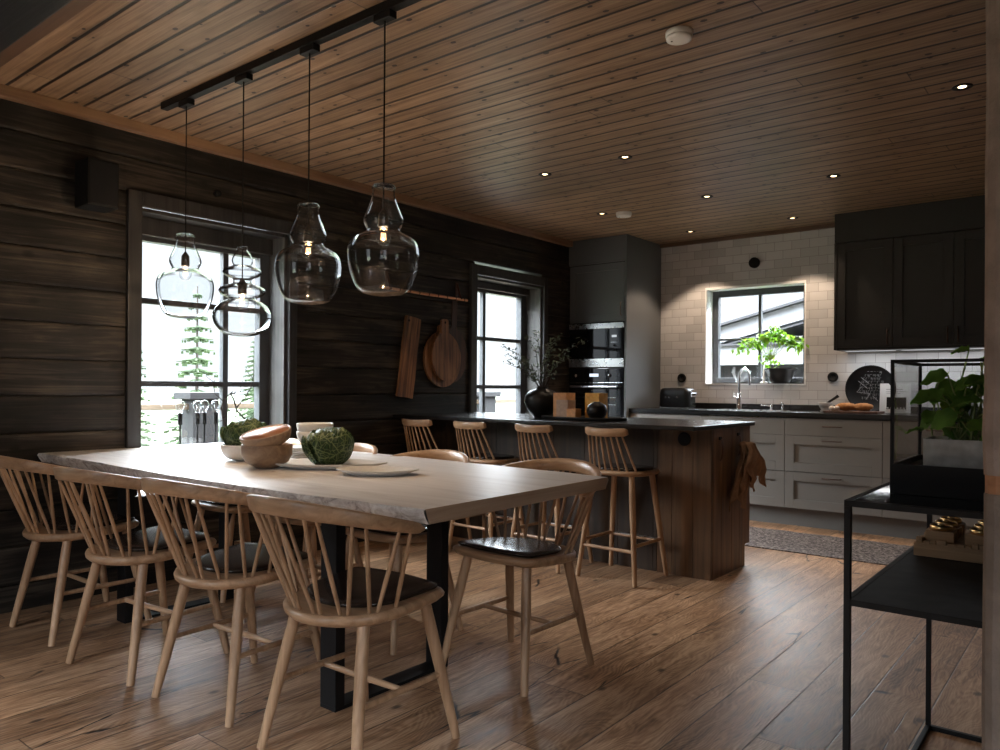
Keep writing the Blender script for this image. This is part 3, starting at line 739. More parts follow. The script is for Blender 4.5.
m = MB(); m.tube([(.06, -.042, 1.092), (.555, -.042, 1.092)], .010, 10); m.box(.075, .09, -.042, -.004, 1.085, 1.099); m.box(.525, .54, -.042, -.004, 1.085, 1.099); m.build('door_handle', M['steel'], ov)
m = MB(); m.box(.10, .53, -.0052, -.0042, .99, .995); m.box(.10, .53, -.0052, -.0042, .925, .930); m.build('oven_rack', M['darkchrome'], ov)

# ------------------------------------------------------------------ base cabinets, worktop
YC = 6.150
bounds = [(.640, 1.316), (1.316, 2.027), (2.027, 2.738), (2.738, 3.449), (3.449, 4.06)]
labels = ['greige base cabinet of drawers next to the oven tower', 'greige base cabinet of drawers right beside the island end', 'greige base cabinet with three wide drawers, fully in view', 'greige base cabinet seen behind the glass planter case', 'greige base cabinet at the right wall']
for (a, b), lb in zip(bounds, labels):
    c = empty('base_cabinet', (a, YC, 0), 0, lb, 'cabinet', 'greige base cabinets')
    w = b - a
    B(.001, w - .001, .021, YW - YC - .006, .141, .858 if a != 1.316 else .73).build('carcass', M['charcoal'], c)
    B(0, w, .055, .072, 0, .139).build('plinth', M['plinth'], c)
    f = B(.0015, w - .0015, 0, .02, .7205, .853, .0015).build('drawer_front', M['greige'], c); bow_handle(f, w / 2, 0, .795, .14, M['bronze'])
    for z0, z1 in ((.143, .4325), (.4335, .7195)):
        f = shaker(0, w, z0, z1, 0, M['greige'], c, 'drawer_front', .072); bow_handle(f, w / 2, 0, z1 - .036, .14, M['bronze'])
wt = empty('worktop', (0, YC - .015, .862), 0, 'black stone worktop with upstand along the tiled wall', 'worktop')
SX0, SX1, SY0, SY1 = 1.345, 1.895, .10, .48
m = MB(); dd = YW - YC + .010
m.box(XT + .001, SX0, 0, dd, 0, .036); m.box(SX1, 4.065, 0, dd, 0, .036); m.box(SX0, SX1, 0, SY0, 0, .036); m.box(SX0, SX1, SY1, dd, 0, .036)
m.build('slab', M['counter'], wt)
B(XT + .001, 4.065, dd - .020, dd, .036, .086, .001).build('upstand', M['counter'], wt)
sk = empty('kitchen_sink', (SX0, YC - .015 + SY0, .862), 0, 'steel sink with a bright rim set in the black worktop', 'sink')
m = MB(); w, l = SX1 - SX0, SY1 - SY0
m.box(-.012, w + .012, -.012, .006, .036, .039); m.box(-.012, w + .012, l - .006, l + .012, .036, .039); m.box(-.012, .006, .006, l - .006, .036, .039); m.box(w - .006, w + .012, .006, l - .006, .036, .039)
m.build('rim', M['steel'], sk)
m = MB(); m.add([(.004, .004, .037), (w - .004, .004, .037), (w - .004, l - .004, .037), (.004, l - .004, .037), (.02, .02, -.12), (w - .02, .02, -.12), (w - .02, l - .02, -.12), (.02, l - .02, -.12)], [(0, 1, 5, 4), (1, 2, 6, 5), (2, 3, 7, 6), (3, 0, 4, 7), (4, 5, 6, 7)]); m.build('basin', M['steel'], sk, recalc=False)
fc = empty('kitchen_faucet', (1.455, 6.655, .898), 0, 'tall arched chrome kitchen tap in front of the window', 'faucet')
MB().lathe([(.028, 0), (.028, .006), (.022, .010), (.021, .13), (.017, .14), (.017, .15)], n=24).build('body', M['chrome'], fc)
pts = [(0, 0, .14), (0, 0, .28)] + [(.055 - .055 * math.cos(a), -.0 - .04 * (1 - math.cos(a)) / 2, .28 + .075 * math.sin(a)) for a in [PI * i / 14 for i in range(1, 15)]] + [(.112, -.045, .25), (.113, -.046, .215)]
MB().tube(pts, .0105, 12).build('spout', M['chrome'], fc)
MB().tube([(-.018, 0, .105), (-.045, 0, .115), (-.050, 0, .15)], .006, 8).build('lever', M['chrome'], fc)
sf = empty('filter_tap', (1.755, 6.62, .898), 0, 'small chrome lever tap between sink and plant pot', 'faucet')
MB().lathe([(.013, 0), (.011, .04), (.008, .045)], n=16).build('body', M['chrome'], sf)
MB().tube([(0, 0, .035), (-.05, -.01, .043), (-.085, -.015, .040)], .006, 8).build('lever', M['chrome'], sf)
sd = empty('soap_dispenser', (1.845, 6.64, .898), 0, 'chrome soap pump at the right end of the sink', 'soap dispenser')
MB().lathe([(.012, 0), (.011, .035), (.006, .04), (.006, .055), (.011, .057), (.011, .064), (0, .066)], n=16).build('pump', M['chrome'], sd)
MB().tube([(0, 0, .060), (.0, -.045, .058)], .0045, 8).build('nozzle', M['chrome'], sd)

# ------------------------------------------------------------------ upper cabinets
YU = 6.3816
bnd = [2.348, 2.753, 3.153, 3.553, 4.06]
lbl = ['charcoal wall cabinet nearest the window', 'charcoal wall cabinet in the middle of the row', 'charcoal wall cabinet beside the log post', 'charcoal wall cabinet at the right wall']
for i in range(4):
    a, b = bnd[i], bnd[i + 1]
    c = empty('wall_cabinet', (a, YU, 1.392), 0, lbl[i], 'cabinet', 'charcoal wall cabinets'); w = b - a
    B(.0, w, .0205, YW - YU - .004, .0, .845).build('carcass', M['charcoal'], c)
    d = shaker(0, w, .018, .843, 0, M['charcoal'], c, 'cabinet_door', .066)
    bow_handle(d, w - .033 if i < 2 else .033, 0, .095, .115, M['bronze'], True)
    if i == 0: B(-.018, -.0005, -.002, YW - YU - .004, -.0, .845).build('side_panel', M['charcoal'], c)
    B(.02, w - .02, .20, .215, -.005, -.0005).build('light_strip', M['ledstrip'], c)
    LA = bpy.data.lights.new('cabinet_light', 'AREA'); LA.shape = 'RECTANGLE'; LA.size = w - .05; LA.size_y = .02; LA.energy = .9; LA.color = (.95, .97, 1.)
    lo = bpy.data.objects.new('cabinet_light', LA); C.objects.link(lo); lo.parent = c; lo.location = (w / 2, .2075, -.007)
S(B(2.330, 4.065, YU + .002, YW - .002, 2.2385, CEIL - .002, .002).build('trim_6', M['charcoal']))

# ------------------------------------------------------------------ wall fittings on the tile
def disc(name, loc, r, label, cat, group=None, axis='Y', mat='blackmatte', knob=True):
    o = empty(name, loc, 0, label, cat, group)
    m = MB().lathe([(r, 0), (r, .010), (r * .9, .014), (r * .55, .013), (r * .5, .008), (0, .008)] if knob else [(r, 0), (r, .03), (r * .8, .034), (0, .034)], n=28)
    m.xf(Matrix.Rotation(PI / 2, 4, 'X') if axis == 'Y' else Matrix.Rotation(PI / 2, 4, 'Y')); m.build('cover', M[mat], o)
    if knob and axis == 'Y':
        m = MB()
        for s_ in (-1, 1): m.lathe([(.003, 0), (.003, .002)], (s_ * .009, 0, 0), 8)
        m.xf(Matrix.Translation((0, -.0085, 0)) @ Matrix.Rotation(PI / 2, 4, 'X')); m.build('pin_hole', M['chrome'], o)
    return o
disc('wall_vent', (1.553, YW - .001, 2.207), .047, 'round black vent cap high on the tiled wall above the window', 'vent', knob=False)
disc('wall_socket', (.857, YW - .001, 1.18), .042, 'round black socket on the tiles above the toaster', 'socket', 'black sockets on the tiles')
disc('wall_socket', (2.223, YW - .001, 1.186), .042, 'round black socket on the tiles right of the window', 'socket', 'black sockets on the tiles')

# ------------------------------------------------------------------ counter things
t = empty('toaster', (.935, 6.50, .899), 0, 'black retro toaster with chrome trim by the oven tower', 'toaster')
def rbox(w, d, h, r_=.03, taper=.92, n=5):
    rings = []
    for (z, s_) in ((.012, .97), (.02, 1), (h * .7, .985), (h * .9, .94), (h * .98, .86), (h, .78)):
        P = []
        for cx_, cy_, a0 in ((1, 1, 0), (-1, 1, 90), (-1, -1, 180), (1, -1, 270)):
            for i in range(n + 1):
                a = rad(a0 + 90 * i / n); P.append(((cx_ * (w / 2 - r_) + math.cos(a) * r_) * s_, (cy_ * (d / 2 - r_) + math.sin(a) * r_) * s_, z))
        rings.append(P)
    return MB().loft(rings)
rbox(.30, .19, .185, .045).build('body', M['blackware'], t)
B(-.14, .14, -.085, .085, 0, .014, .004).build('base', M['chrome'], t)
m = MB(); m.box(-.11, .11, -.045, -.015, .184, .188); m.box(-.11, .11, .015, .045, .184, .188); m.build('bread_slots', M['chrome'], t)
B(.150, .162, -.05, .05, .10, .17, .005).build('end_trim', M['chrome'], t)
for zz, ll in ((.13, .04), (.04, .03)):
    MB().tube([(.15, 0, zz), (.15 + ll, 0, zz)], [.008, .013], 10).build('lever_knob', M['chrome'], t)
for xx in (-.07, -.035, .04):
    m = MB().lathe([(0, .003), (.010, .003), (.011, 0)], n=12); m.xf(Matrix.Translation((xx, -.0945, .10)) @ Matrix.Rotation(PI / 2, 4, 'X')); m.build('emblem_dot', M['darkchrome'], t)
# plant on the kitchen sill
pl = empty('potted_plant', (1.765, 6.815, 1.134), 0, 'bushy bright green plant on the kitchen windowsill', 'plant')
po = tag(MB().lathe([(.060, 0), (.078, .004), (.105, .06), (.128, .115), (.136, .122), (.136, .132), (.126, .132), (.118, .115), (0, .11)], n=36).build('plant_pot', M['blackware'], None, (1.765, 6.815, 1.133)), 'wide black ceramic bowl pot on the kitchen windowsill', 'pot')
st_ = MB(); branches = []
rr = random.Random(3)
for k in range(9):
    a = rr.uniform(0, 2 * PI); L = rr.uniform(.16, .30)
    p0 = Vector((-.09, 0, .10)); 
    ex = -.42 + .62 * k / 8; end = Vector((ex + .04, rr.uniform(-.06, .02), .47 - abs(ex + .11) * .62 + rr.uniform(-.02, .05)))
    mid = Vector((-.09, 0, .26)).lerp(end, .45) + Vector((0, 0, .06))
    st_.tube([p0, Vector((-.09, 0, .20)), mid, end], [.006, .005, .003, .0015], 6); branches.append((mid, end))
st_.build('stem', M['stem'], pl)
def leaf(m, p, dirv, L, W, droop=.2, seg=4, nrm=None):
    d = Vector(dirv).normalized(); up = nrm or Vector((rr.uniform(-.5, .5), rr.uniform(-.5, .5), 1)).normalized()
    s_ = d.cross(up); s_ = s_.normalized() if s_.length > 1e-4 else Vector((1, 0, 0)); u = s_.cross(d)
    vs = []
    for i in range(seg + 1):
        t = i / seg; w = W * math.sin(PI * min(1, .08 + t * .92)) ** .7 * (1 - .25 * t) if i < seg else 0.0005
        c = Vector(p) + d * L * t - Vector((0, 0, 1)) * droop * L * t * t
        vs += [c - s_ * w / 2 + u * w * .15, c, c + s_ * w / 2 + u * w * .15]
    fs = []
    for i in range(seg): fs += [(i * 3, i * 3 + 1, i * 3 + 4, i * 3 + 3), (i * 3 + 1, i * 3 + 2, i * 3 + 5, i * 3 + 4)]
    m.add(vs, fs, True)
lf = MB()
for (a, b) in branches:
    for i in range(30):
        t = rr.uniform(.0, 1.1); p = a.lerp(b, t) + Vector((rr.gauss(0, .024), rr.gauss(0, .02), rr.gauss(0, .022)))
        leaf(lf, p, (rr.uniform(-1, 1), rr.uniform(-1, .6), rr.uniform(-.9, .3)), rr.uniform(.035, .055), rr.uniform(.026, .038))
for i in range(60):
    p = Vector((-.10 + rr.gauss(0, .05), rr.gauss(0, .03), .20 + rr.gauss(0, .035))); leaf(lf, p, (rr.uniform(-1, 1), rr.uniform(-1, .6), rr.uniform(-.7, .5)), rr.uniform(.03, .05), rr.uniform(.022, .034))
lf.v = [(x, min(max(y, -.16), .075), z) if abs(x) < 5 else (x, y, z) for x, y, z in lf.v]
lf.build('foliage', M['leafbright'], pl, recalc=False)
g = empty('glass_vase', (1.40, 6.81, 1.133), 0, 'clear angular glass vase on the kitchen sill behind the tap', 'vase')
MB().lathe([(0, .002), (.035, .002), (.075, .10), (.06, .15), (.055, .15), (.07, .10), (.032, .006), (0, .006)], n=7, smooth=False).build('glass_body', M['panelglass'], g)
o = tag(MB().lathe([(.0, .0), (.035, 0), (.032, .012), (.012, .018), (.010, .03), (.022, .045), (.010, .06), (.006, .19), (0, .19)], n=16).build('candlestick', M['white'], None, (1.625, 6.80, 1.133)), 'small white candlestick left of the black pot on the sill', 'candlestick')
# round tray, print, mortar, bread
rt = empty('round_wall_tray', (2.53, 6.722, .900), 0, 'round black tray with white map drawing leaning on the tiles', 'tray')
m = MB().lathe([(0, 0), (.185, 0), (.190, .004), (.190, .012), (.184, .014), (.180, .006), (0, .006)], n=56)
T_ = Matrix.Translation((0, -.035, .19)) @ Matrix.Rotation(rad(-6), 4, 'X') @ Matrix.Rotation(PI / 2, 4, 'X')
m.xf(T_); m.build('disc', M['blackware'], rt)
m = MB(); r2 = random.Random(11)
for row in range(9):
    z = .13 - row * .026; half = .03 + .055 * math.sin(PI * min(1, (row + 1) / 11)) ; cx0 = .02 - .01 * row * .3
    x = cx0 - half
    while x < cx0 + half:
        w = r2.uniform(.008, .02)
        typ = r2.random()
        if typ < .4: m.box(x, x + .0018, z - .010, z + .010, 0, .0006)
        m.box(x, x + w, z + .008, z + .0098, 0, .0006)
        if typ > .6: m.box(x, x + w, z - .001, z + .0012, 0, .0006)
        if typ > .6: m.box(x + w - .002, x + w, z - .010, z + .010, 0, .0006)
        x += w + .008
for a, b in (((-.09, .06), (-.02, -.0)), ((-.07, .09), (-.01, .04)), ((-.10, -.03), (-.06, .02)), ((-.1, -.03), (.0, -.04)), ((.02, -.06), (.06, -.10)), ((.0, -.04), (-.03, -.09))):
    m.tube([(a[0], a[1], .0005), (b[0], b[1], .0005)], .0018, 4)
m.xf(T_ @ Matrix.Translation((0, 0, .0068))); m.build('map_drawing', M['chalk'], rt)
pr = empty('framed_print', (2.70, 6.655, .899), rad(4), 'white picture card with dark bowl print beside the round tray', 'picture')
Tp = Matrix.Rotation(rad(-9), 4, 'X')
MB().box(-.095, .125, -.004, .004, 0, .235, .001).xf(Tp).build('card', M['paper'], pr)
m = MB(); m.box(-.045, .095, -.0048, -.0043, .03, .125); m.build('bowl_print', M['blackware'], pr).matrix_local = Tp
m = MB(); m.box(-.05, .07, -.0048, -.0043, .185, .190); m.box(-.05, .09, -.0048, -.0043, .168, .171); m.box(-.05, .05, -.0048, -.0043, .155, .158); m.build('caption_lines', M['greyware'], pr).matrix_local = Tp
for i in range(6):
    pass
m = MB()
for i in range(6): m.lathe([(0, -.002), (.007, 0), (.006, .007), (0, .010)], (-.035 + .023 * i, -.0105, .034), 8)
m.build('garlic_row_print', M['paper'], pr).matrix_local = Tp
mo = empty('stone_mortar', (2.235, 6.50, .899), 0, 'grey stone mortar on the worktop below the socket', 'mortar')
MB().lathe([(.035, 0), (.04, .008), (.03, .018), (.045, .04), (.058, .075), (.052, .077), (.040, .045), (0, .03)], n=28).build('bowl', M['greyware'], mo)
o = tag(MB().tube([(-.01, 0, .045), (.03, .01, .085), (.075, .02, .118), (.095, .024, .132)], [.017, .010, .011, .014], 10).build('pestle', M['blackware'], None, (2.235, 6.50, .899)), 'black pestle standing in the grey mortar', 'pestle')
cb = tag(B(-.20, .20, -.12, .12, 0, .015, .004).build('serving_board', M['walnut2'], None, (2.47, 6.42, .899)), 'dark wooden board under the bread on the worktop', 'board')
def lump(r, sx, sy, sz, seed, n=18, amp=.18):
    m = MB()
    prof = [(r * math.sin(PI * i / 12) * 1.0, -r * math.cos(PI * i / 12)) for i in range(13)]; prof[0] = (0.0001, prof[0][1]); prof[-1] = (.0001, prof[-1][1])
    m.lathe(prof, n=n)
    m.v = [tuple(Vector((x * sx, y * sy, z * sz)) * (1 + amp * mnoise.noise(Vector((x * 3 / r + seed, y * 3 / r, z * 3 / r))))) for x, y, z in m.v]
    return m
for i, (x, y, s_) in enumerate(((-.05, .0, 1), (.07, .01, .95))):
    m = lump(.05, 1.55 * s_, .9, .62, i * 9); o = m.build('bread_loaf', M['bread'], None, (2.47 + x, 6.40 + y, .9465), (0, 0, rad(8)))
    tag(o, ('crusty brown bread loaf on the board, the left one', 'crusty brown bread loaf on the board, the right one')[i], 'bread', 'crusty loaves on the board')
for i, (x, y) in enumerate(((2.335, 6.335), (2.362, 6.36), (2.318, 6.385), (2.347, 6.410))):
    o = lump(.022, 1, 1, .9, i * 5, 12, .1).build('garlic_bulb', M['mushroom'], None, (x, y, .9335), (0, 0, i))
    tag(o, 'pale garlic bulb in the small heap by the mortar', 'garlic', 'garlic bulbs by the mortar')
# rug
tag(MB().grid(lambda u, v: (-.9 + 1.9 * u, -.36 + .72 * v, .006 + .0015 * math.sin(u * 40)), 30, 8).box(-.9, 1.0, -.36, .36, 0, .005).build('kitchen_rug', M['rug'], None, (2.35, 5.53, 0.0005), (0, 0, 0)), 'mottled grey brown woven runner on the kitchen floor', 'rug')

# ------------------------------------------------------------------ island things
vs_ = tag(MB().lathe([(.045, 0), (.056, .004), (.095, .05), (.120, .105), (.115, .145), (.085, .178), (.044, .192), (.038, .200), (.042, .206), (.036, .206), (.032, .195), (0, .18)], n=40).build('black_vase', M['blackware'], None, (1.057, 4.20, .8805)), 'round black ceramic vase holding leafy branches on the island', 'vase')
rr = random.Random(21)
ends = [(-.36, .02, .30), (-.28, -.05, .18), (-.20, .10, .36), (-.06, .0, .40), (.05, .05, .34), (.18, -.03, .36), (.33, .04, .33), (.27, -.05, .22), (.12, -.08, .24), (-.12, -.08, .20), (-.3, 0, .24)]
for i, e in enumerate(ends):
    r = empty('leafy_branch', (1.057, 4.20, 1.07), 0, 'thin branch with small grey-green leaves in the black vase', 'branch', 'leafy branches in the black vase')
    e = Vector((e[0] * .95, e[1] + .05 * e[0], e[2])); p0 = Vector((e.x * .02, 0, -.11)); c1 = Vector((e.x * .10, 0, .02)); c2 = Vector((e.x * .45, e.y * .5, e.z * .72))
    pts = [p0, c1, c2, c2.lerp(e, .6), e]; MB().tube(pts, [.003, .003, .0025, .002, .001], 6).build('stem', M['bark'], r)
    m = MB()
    for k in range(46):
        t = rr.uniform(.12, 1); q = c1.lerp(c2, t * 2) if t < .5 else c2.lerp(e, t * 2 - 1)
        q = q + Vector((rr.gauss(0, .012), rr.gauss(0, .012), rr.gauss(0, .010)))
        leaf(m, q, (rr.uniform(-1, 1), rr.uniform(-1, 1), rr.uniform(-.2, 1)), rr.uniform(.018, .034), rr.uniform(.010, .017), .1, 3)
    m.build('foliage', M['leafdull'], r, recalc=False)
ty = empty('candle_tray', (1.44, 4.12, .8805), rad(0), 'flat oval black tray holding candles on the island', 'tray')
m = MB(); m.lathe([(.90, 0), (.98, .002), (1.0, .012), (1.0, .020), (.97, .020), (.95, .008), (0, .008)], n=56); m.xf(Matrix.Diagonal((.31, .155, 1, 1))); m.build('dish', M['blackmetal'], ty)
def block(w, h, loc, mat, label, rz=0, name='block_candle'):
    o = empty(name, loc, rz, label, 'candle', 'candles on the black tray')
    m = MB(); m.box(-w / 2, w / 2, -w / 2, w / 2, 0, h - .004, .003); m.build('wax', M[mat], o)
    m = MB()
    for s_, t_ in ((-1, 0), (1, 0), (0, -1), (0, 1)): m.box(s_ * w * .46 - (w * .04 if s_ else w * .5), s_ * w * .46 + (w * .04 if s_ else w * .5), t_ * w * .46 - (w * .04 if t_ else w * .42), t_ * w * .46 + (w * .04 if t_ else w * .42), h - .006, h, .001)
    m.build('rim', M[mat], o)
    MB().tube([(0, 0, h - .006), (.001, 0, h + .004)], .0012, 5).build('wick', M['blackmatte'], o)
ZT = .8895
block(.103, .160, (1.285, 4.13, ZT), 'browncandle', 'tall brown square candle at the left on the black tray')
block(.088, .115, (1.355, 4.045, ZT), 'taupecandle', 'medium taupe square candle on the black tray')
block(.066, .062, (1.435, 4.015, ZT), 'browncandle', 'smallest square candle at the front of the black tray')
block(.104, .160, (1.50, 4.175, ZT), 'terracotta_amber', 'tall golden amber square candle at the back of the tray')
tag(MB().lathe([(.036, 0), (.042, .003), (.060, .03), (.065, .055), (.054, .088), (.024, .103), (.021, .108), (.016, .108), (.016, .10), (0, .094)], n=32).build('bud_vase', M['blackware'], None, (1.575, 4.06, ZT)), 'small round dark vase at the right end of the black tray', 'vase')

# ------------------------------------------------------------------ pendants and track
tr = empty('track_rail', (0, 1.895, CEIL), 0, 'black ceiling track running above the dining table', 'track rail')
B(.41, 3.1, -.018, .018, -.034, -.0005, .002).build('rail', M['blackmetal'], tr)
profA = [(.036, .0), (.045, -.006), (.040, -.016), (.043, -.05), (.062, -.095), (.074, -.125), (.066, -.148), (.057, -.162), (.076, -.176), (.112, -.193), (.128, -.222), (.130, -.26), (.122, -.31), (.104, -.36), (.082, -.388), (.045, -.397), (.0005, -.399)]
profB = [(.018, .0), (.022, -.006), (.020, -.014), (.034, -.030), (.046, -.055), (.043, -.072), (.036, -.080), (.050, -.087), (.080, -.097), (.084, -.112), (.070, -.128), (.040, -.138), (.037, -.150), (.042, -.162), (.075, -.170), (.098, -.182), (.100, -.196), (.082, -.213), (.056, -.224), (.062, -.232), (.096, -.246), (.120, -.278), (.124, -.310), (.112, -.345), (.082, -.376), (.045, -.388), (.0005, -.39)]
def smoothprof(p, it=2):
    for _ in range(it):
        q = [p[0]]
        for i in range(len(p) - 1):
            a, b = p[i], p[i + 1]; q += [(a[0] * .75 + b[0] * .25, a[1] * .75 + b[1] * .25), (a[0] * .25 + b[0] * .75, a[1] * .25 + b[1] * .75)]
        q.append(p[-1]); p = q
    return p
def pendant(x, ztop, prof, bulb_dz, label, seed, bulb_r=.026):
    o = empty('pendant_lamp', (x, 1.895, ztop), 0, label, 'pendant lamp', 'glass pendants over the dining table')
    sp_ = smoothprof(prof)
    MB().lathe(sp_, n=48, wob=lambda a, z: 1 + .012 * mnoise.noise(Vector((math.cos(a) * 1.3 + seed, math.sin(a) * 1.3, z * 9)))).build('glass_shade', M['blown'], o)
    rim = sp_[0]; MB().lathe([(rim[0] + .002, .0015), (rim[0] + .004, -.002), (rim[0], -.006), (rim[0] - .003, -.002)], n=32, close=True).build('glass_rim', M['blown'], o)
    B(-.045, .045, -.017, .017, CEIL - ztop - .062, CEIL - ztop - .035, .003).build('track_adapter', M['blackmetal'], o)
    MB().tube([(0, 0, CEIL - ztop - .06), (0, 0, bulb_dz + .055)], .0028, 8).build('cord', M['blackmatte'], o)
    MB().lathe([(0, .068), (.006, .066), (.018, .046), (.019, .012), (.019, 0), (0, 0)], (0, 0, bulb_dz), 20).build('lamp_holder', M['blackmatte'], o)
    b = MB().lathe([(.013, 0), (.014, -.006), (.022, -.018), (bulb_r + .002, -.034), (bulb_r, -.050), (.016, -.063), (.0005, -.068)], (0, 0, bulb_dz), 24).build('bulb', M['blown0'], o)
    m = MB()
    for k in range(4):
        a = PI / 2 * k + .6; m.tube([(math.cos(a) * .006, math.sin(a) * .006, bulb_dz - .010), (math.cos(a) * .009, math.sin(a) * .009, bulb_dz - .046)], .0011, 5)
    m.build('filament', M['filament'], b)
    L = bpy.data.lights.new('bulb_light', 'POINT'); L.energy = PW; L.color = (1, .69, .42); L.shadow_soft_size = .003
    lo = bpy.data.objects.new('bulb_light', L); C.objects.link(lo); lo.parent = o; lo.location = (0, 0, bulb_dz - .03)
PW = 5.5
pendant(.622, 1.800, profA, -.150, 'leftmost clear glass pendant with narrow neck, in front of the big window', 1)
pendant(1.100, 1.688, profB, -.205, 'clear glass pendant of stacked rings, second from the left', 5)
pendant(1.562, 1.808, profA, -.150, 'clear glass bottle-neck pendant, third from the left', 9)
pendant(2.000, 1.812, profA, -.150, 'rightmost clear glass bottle-neck pendant, nearest the camera', 14)

# ------------------------------------------------------------------ ceiling fixtures
dl = empty('downlight', (0, 0, 0), 0, '', 'downlight')
MB().lathe([(.043, 0), (.043, -.003), (.032, -.005), (.021, .001), (.021, .02)], n=28).build('trim_ring', M['blackmetal'], dl)
MB().lathe([(.0005, -.0015), (.016, -.001), (.020, .001), (.020, .004)], n=20).build('lens', M['downlight'], dl)
spots = [((3.519, 4.045), 'lit ceiling spotlight nearest the log post'), ((1.767, 4.05), 'lit ceiling spotlight above the island end'), ((1.169, 4.06), 'lit ceiling spotlight above the candle tray'),
         ((2.635, 5.235), 'lit ceiling spotlight near the wall cabinets'), ((1.762, 5.245), 'lit ceiling spotlight in the middle of the kitchen aisle'), ((.873, 5.26), 'lit ceiling spotlight in front of the oven tower'),
         ((2.02, 6.325), 'lit ceiling spotlight over the right side of the kitchen window'), ((1.131, 6.333), 'lit ceiling spotlight over the left side of the kitchen window')]
for i, ((x, y), lb) in enumerate(spots):
    if i == 0: dl.location = (x, y, CEIL - .0005); dl['label'] = lb; dl['group'] = 'ceiling spotlights'; q = dl
    else: q = dup(dl, (x, y, CEIL - .0005), 0, lb, 'ceiling spotlights')
    L = bpy.data.lights.new('spot_light', 'SPOT'); L.energy = (9, 7, 7, 9, 9, 9, 36, 36)[i]; L.color = (1, .76, .55); L.spot_size = rad(97); L.spot_blend = .3; L.shadow_soft_size = .02
    lo = bpy.data.objects.new('spot_light', L); C.objects.link(lo); lo.location = (x, y, CEIL - .012)
def detector(x, y, r, h, lb):
    o = empty('smoke_detector', (x, y, CEIL - .0005), 0, lb, 'smoke detector', 'white smoke detectors')
    MB().lathe([(r, 0), (r, -h * .45), (r * .97, -h * .5), (r * .97, -h * .6)], n=36).build('base', M['white'], o)
    MB().lathe([(r * .97, -h * .6), (r * .93, -h * .92), (r * .75, -h), (0, -h)], n=36).build('cover', M['white'], o)
    MB().lathe([(0, -h - .001), (.004, -h - .001), (.004, -h + .002)], (-r * .5, -r * .2, 0), 8).build('indicator', M['blackmatte'], o)
detector(2.742, 2.75, .052, .034, 'white smoke detector on the ceiling nearest the camera')
detector(1.03, 5.33, .062, .034, 'white smoke detector on the ceiling near the kitchen')

# ------------------------------------------------------------------ left wall things
spk = empty('wall_speaker', (.004, 1.70, 2.07), 0, 'black box speaker high on the dark log wall', 'speaker')
B(.05, .20, -.075, .075, -.115, .115, .008).build('cabinet', M['blackmatte'], spk); B(.0, .05, -.02, .02, -.02, .02).build('bracket', M['blackmetal'], spk)
B(.2, .204, -.066, .066, -.105, .105, .002).build('grille', M['blackmetal'], spk)
disc('wall_sensor', (.001, 2.421, 2.193), .018, 'tiny round black sensor above the big window', 'sensor', axis='X', knob=False)
hr = empty('hanging_rail', (.045, 3.66, 1.777), 0, 'copper-toned rail with dark rings on the log wall', 'rail')
MB().tube([(0, 0, .005), (0, .92, -.006)], .011, 12).build('rod', M['copper'], hr)
for k in range(9): 
    m = MB().lathe([(.0125, -.003), (.0125, .003)], n=12); m.xf(Matrix.Translation((0, .08 + .1 * k, .004 - .011 * k / 9)) @ Matrix.Rotation(PI / 2, 4, 'X')); m.build('ring', M['blackmatte'], hr)
for yy in (.09, .84):
    B(-.041, -.036, yy - .012, yy + .012, -.02, .13).build('strap', M['brownleather'], hr)
    MB().tube([(-.036, yy, .0), (-.0, yy, -.014), (.012, yy, 0), (.0, yy, .014), (-.036, yy, .12)], .011, 6, flat=.2).build('strap_loop', M['brownleather'], hr)
def board(name, poly, th, loc, rx, mat, label, hole=None):
    m = MB(); m.prism(poly, 0, th); m.xf(Matrix(((0, 0, 1, 0), (1, 0, 0, 0), (0, 1, 0, 0), (0, 0, 0, 1))))
    o = m.build(name, M[mat], None, loc, (rx, 0, 0), bevel=.003); tag(o, label, 'cutting board')
    if hole:
        h = MB().lathe([(.009, 0), (.009, th + .0015), (0, th + .0015)], n=14); h.xf(Matrix.Translation((0, hole[0], hole[1])) @ Matrix.Rotation(PI / 2, 4, 'Y')); h.build('hanging_hole', M['blackmatte'], o)
    return o
# long plank board, tilted
pts = [(-.078, -.30), (-.04, -.302), (.01, -.297), (.075, -.30), (.079, -.15), (.074, 0), (.078, .15), (.076, .296), (.02, .30), (-.07, .298), (-.077, .1), (-.073, -.1)]
board('plank_board', pts, .022, (.006, 3.965, 1.300), rad(-8), 'walnutz', 'long rectangular wooden board hanging below the rail', (-.045, .265))
def paddle(r, sy, hw, hl, ht):
    P = []
    for i in range(60):
        a = PI / 2 + .25 + (2 * PI - .5) * i / 59; P.append((math.cos(a) * r, math.sin(a) * r * sy))
    P += [(hw, r * sy * .93 + .03), (hw * .95, r * sy + hl - .01), (hw * .5, r * sy + hl), (-hw * .5, r * sy + hl), (-hw * .95, r * sy + hl - .01), (-hw, r * sy * .93 + .03)]
    return P
board('round_board', paddle(.205, 1.05, .045, .05, 0), .018, (.006, 4.33, 1.295), rad(2), 'walnutz', 'large round wooden board behind the paddle board', None)
board('paddle_board', paddle(.150, 1.25, .038, .10, 0), .018, (.034, 4.33, 1.315), rad(2), 'walnutz', 'paddle-shaped wooden board with a hole in its handle, in front of the round one', (0, .262))
board('dark_round_board', paddle(.165, 1.3, .030, .22, 0), .005, (.0005, 4.46, 1.33), rad(-3), 'walnut2', 'dark wooden board with long handle, rearmost of the hanging boards', None)

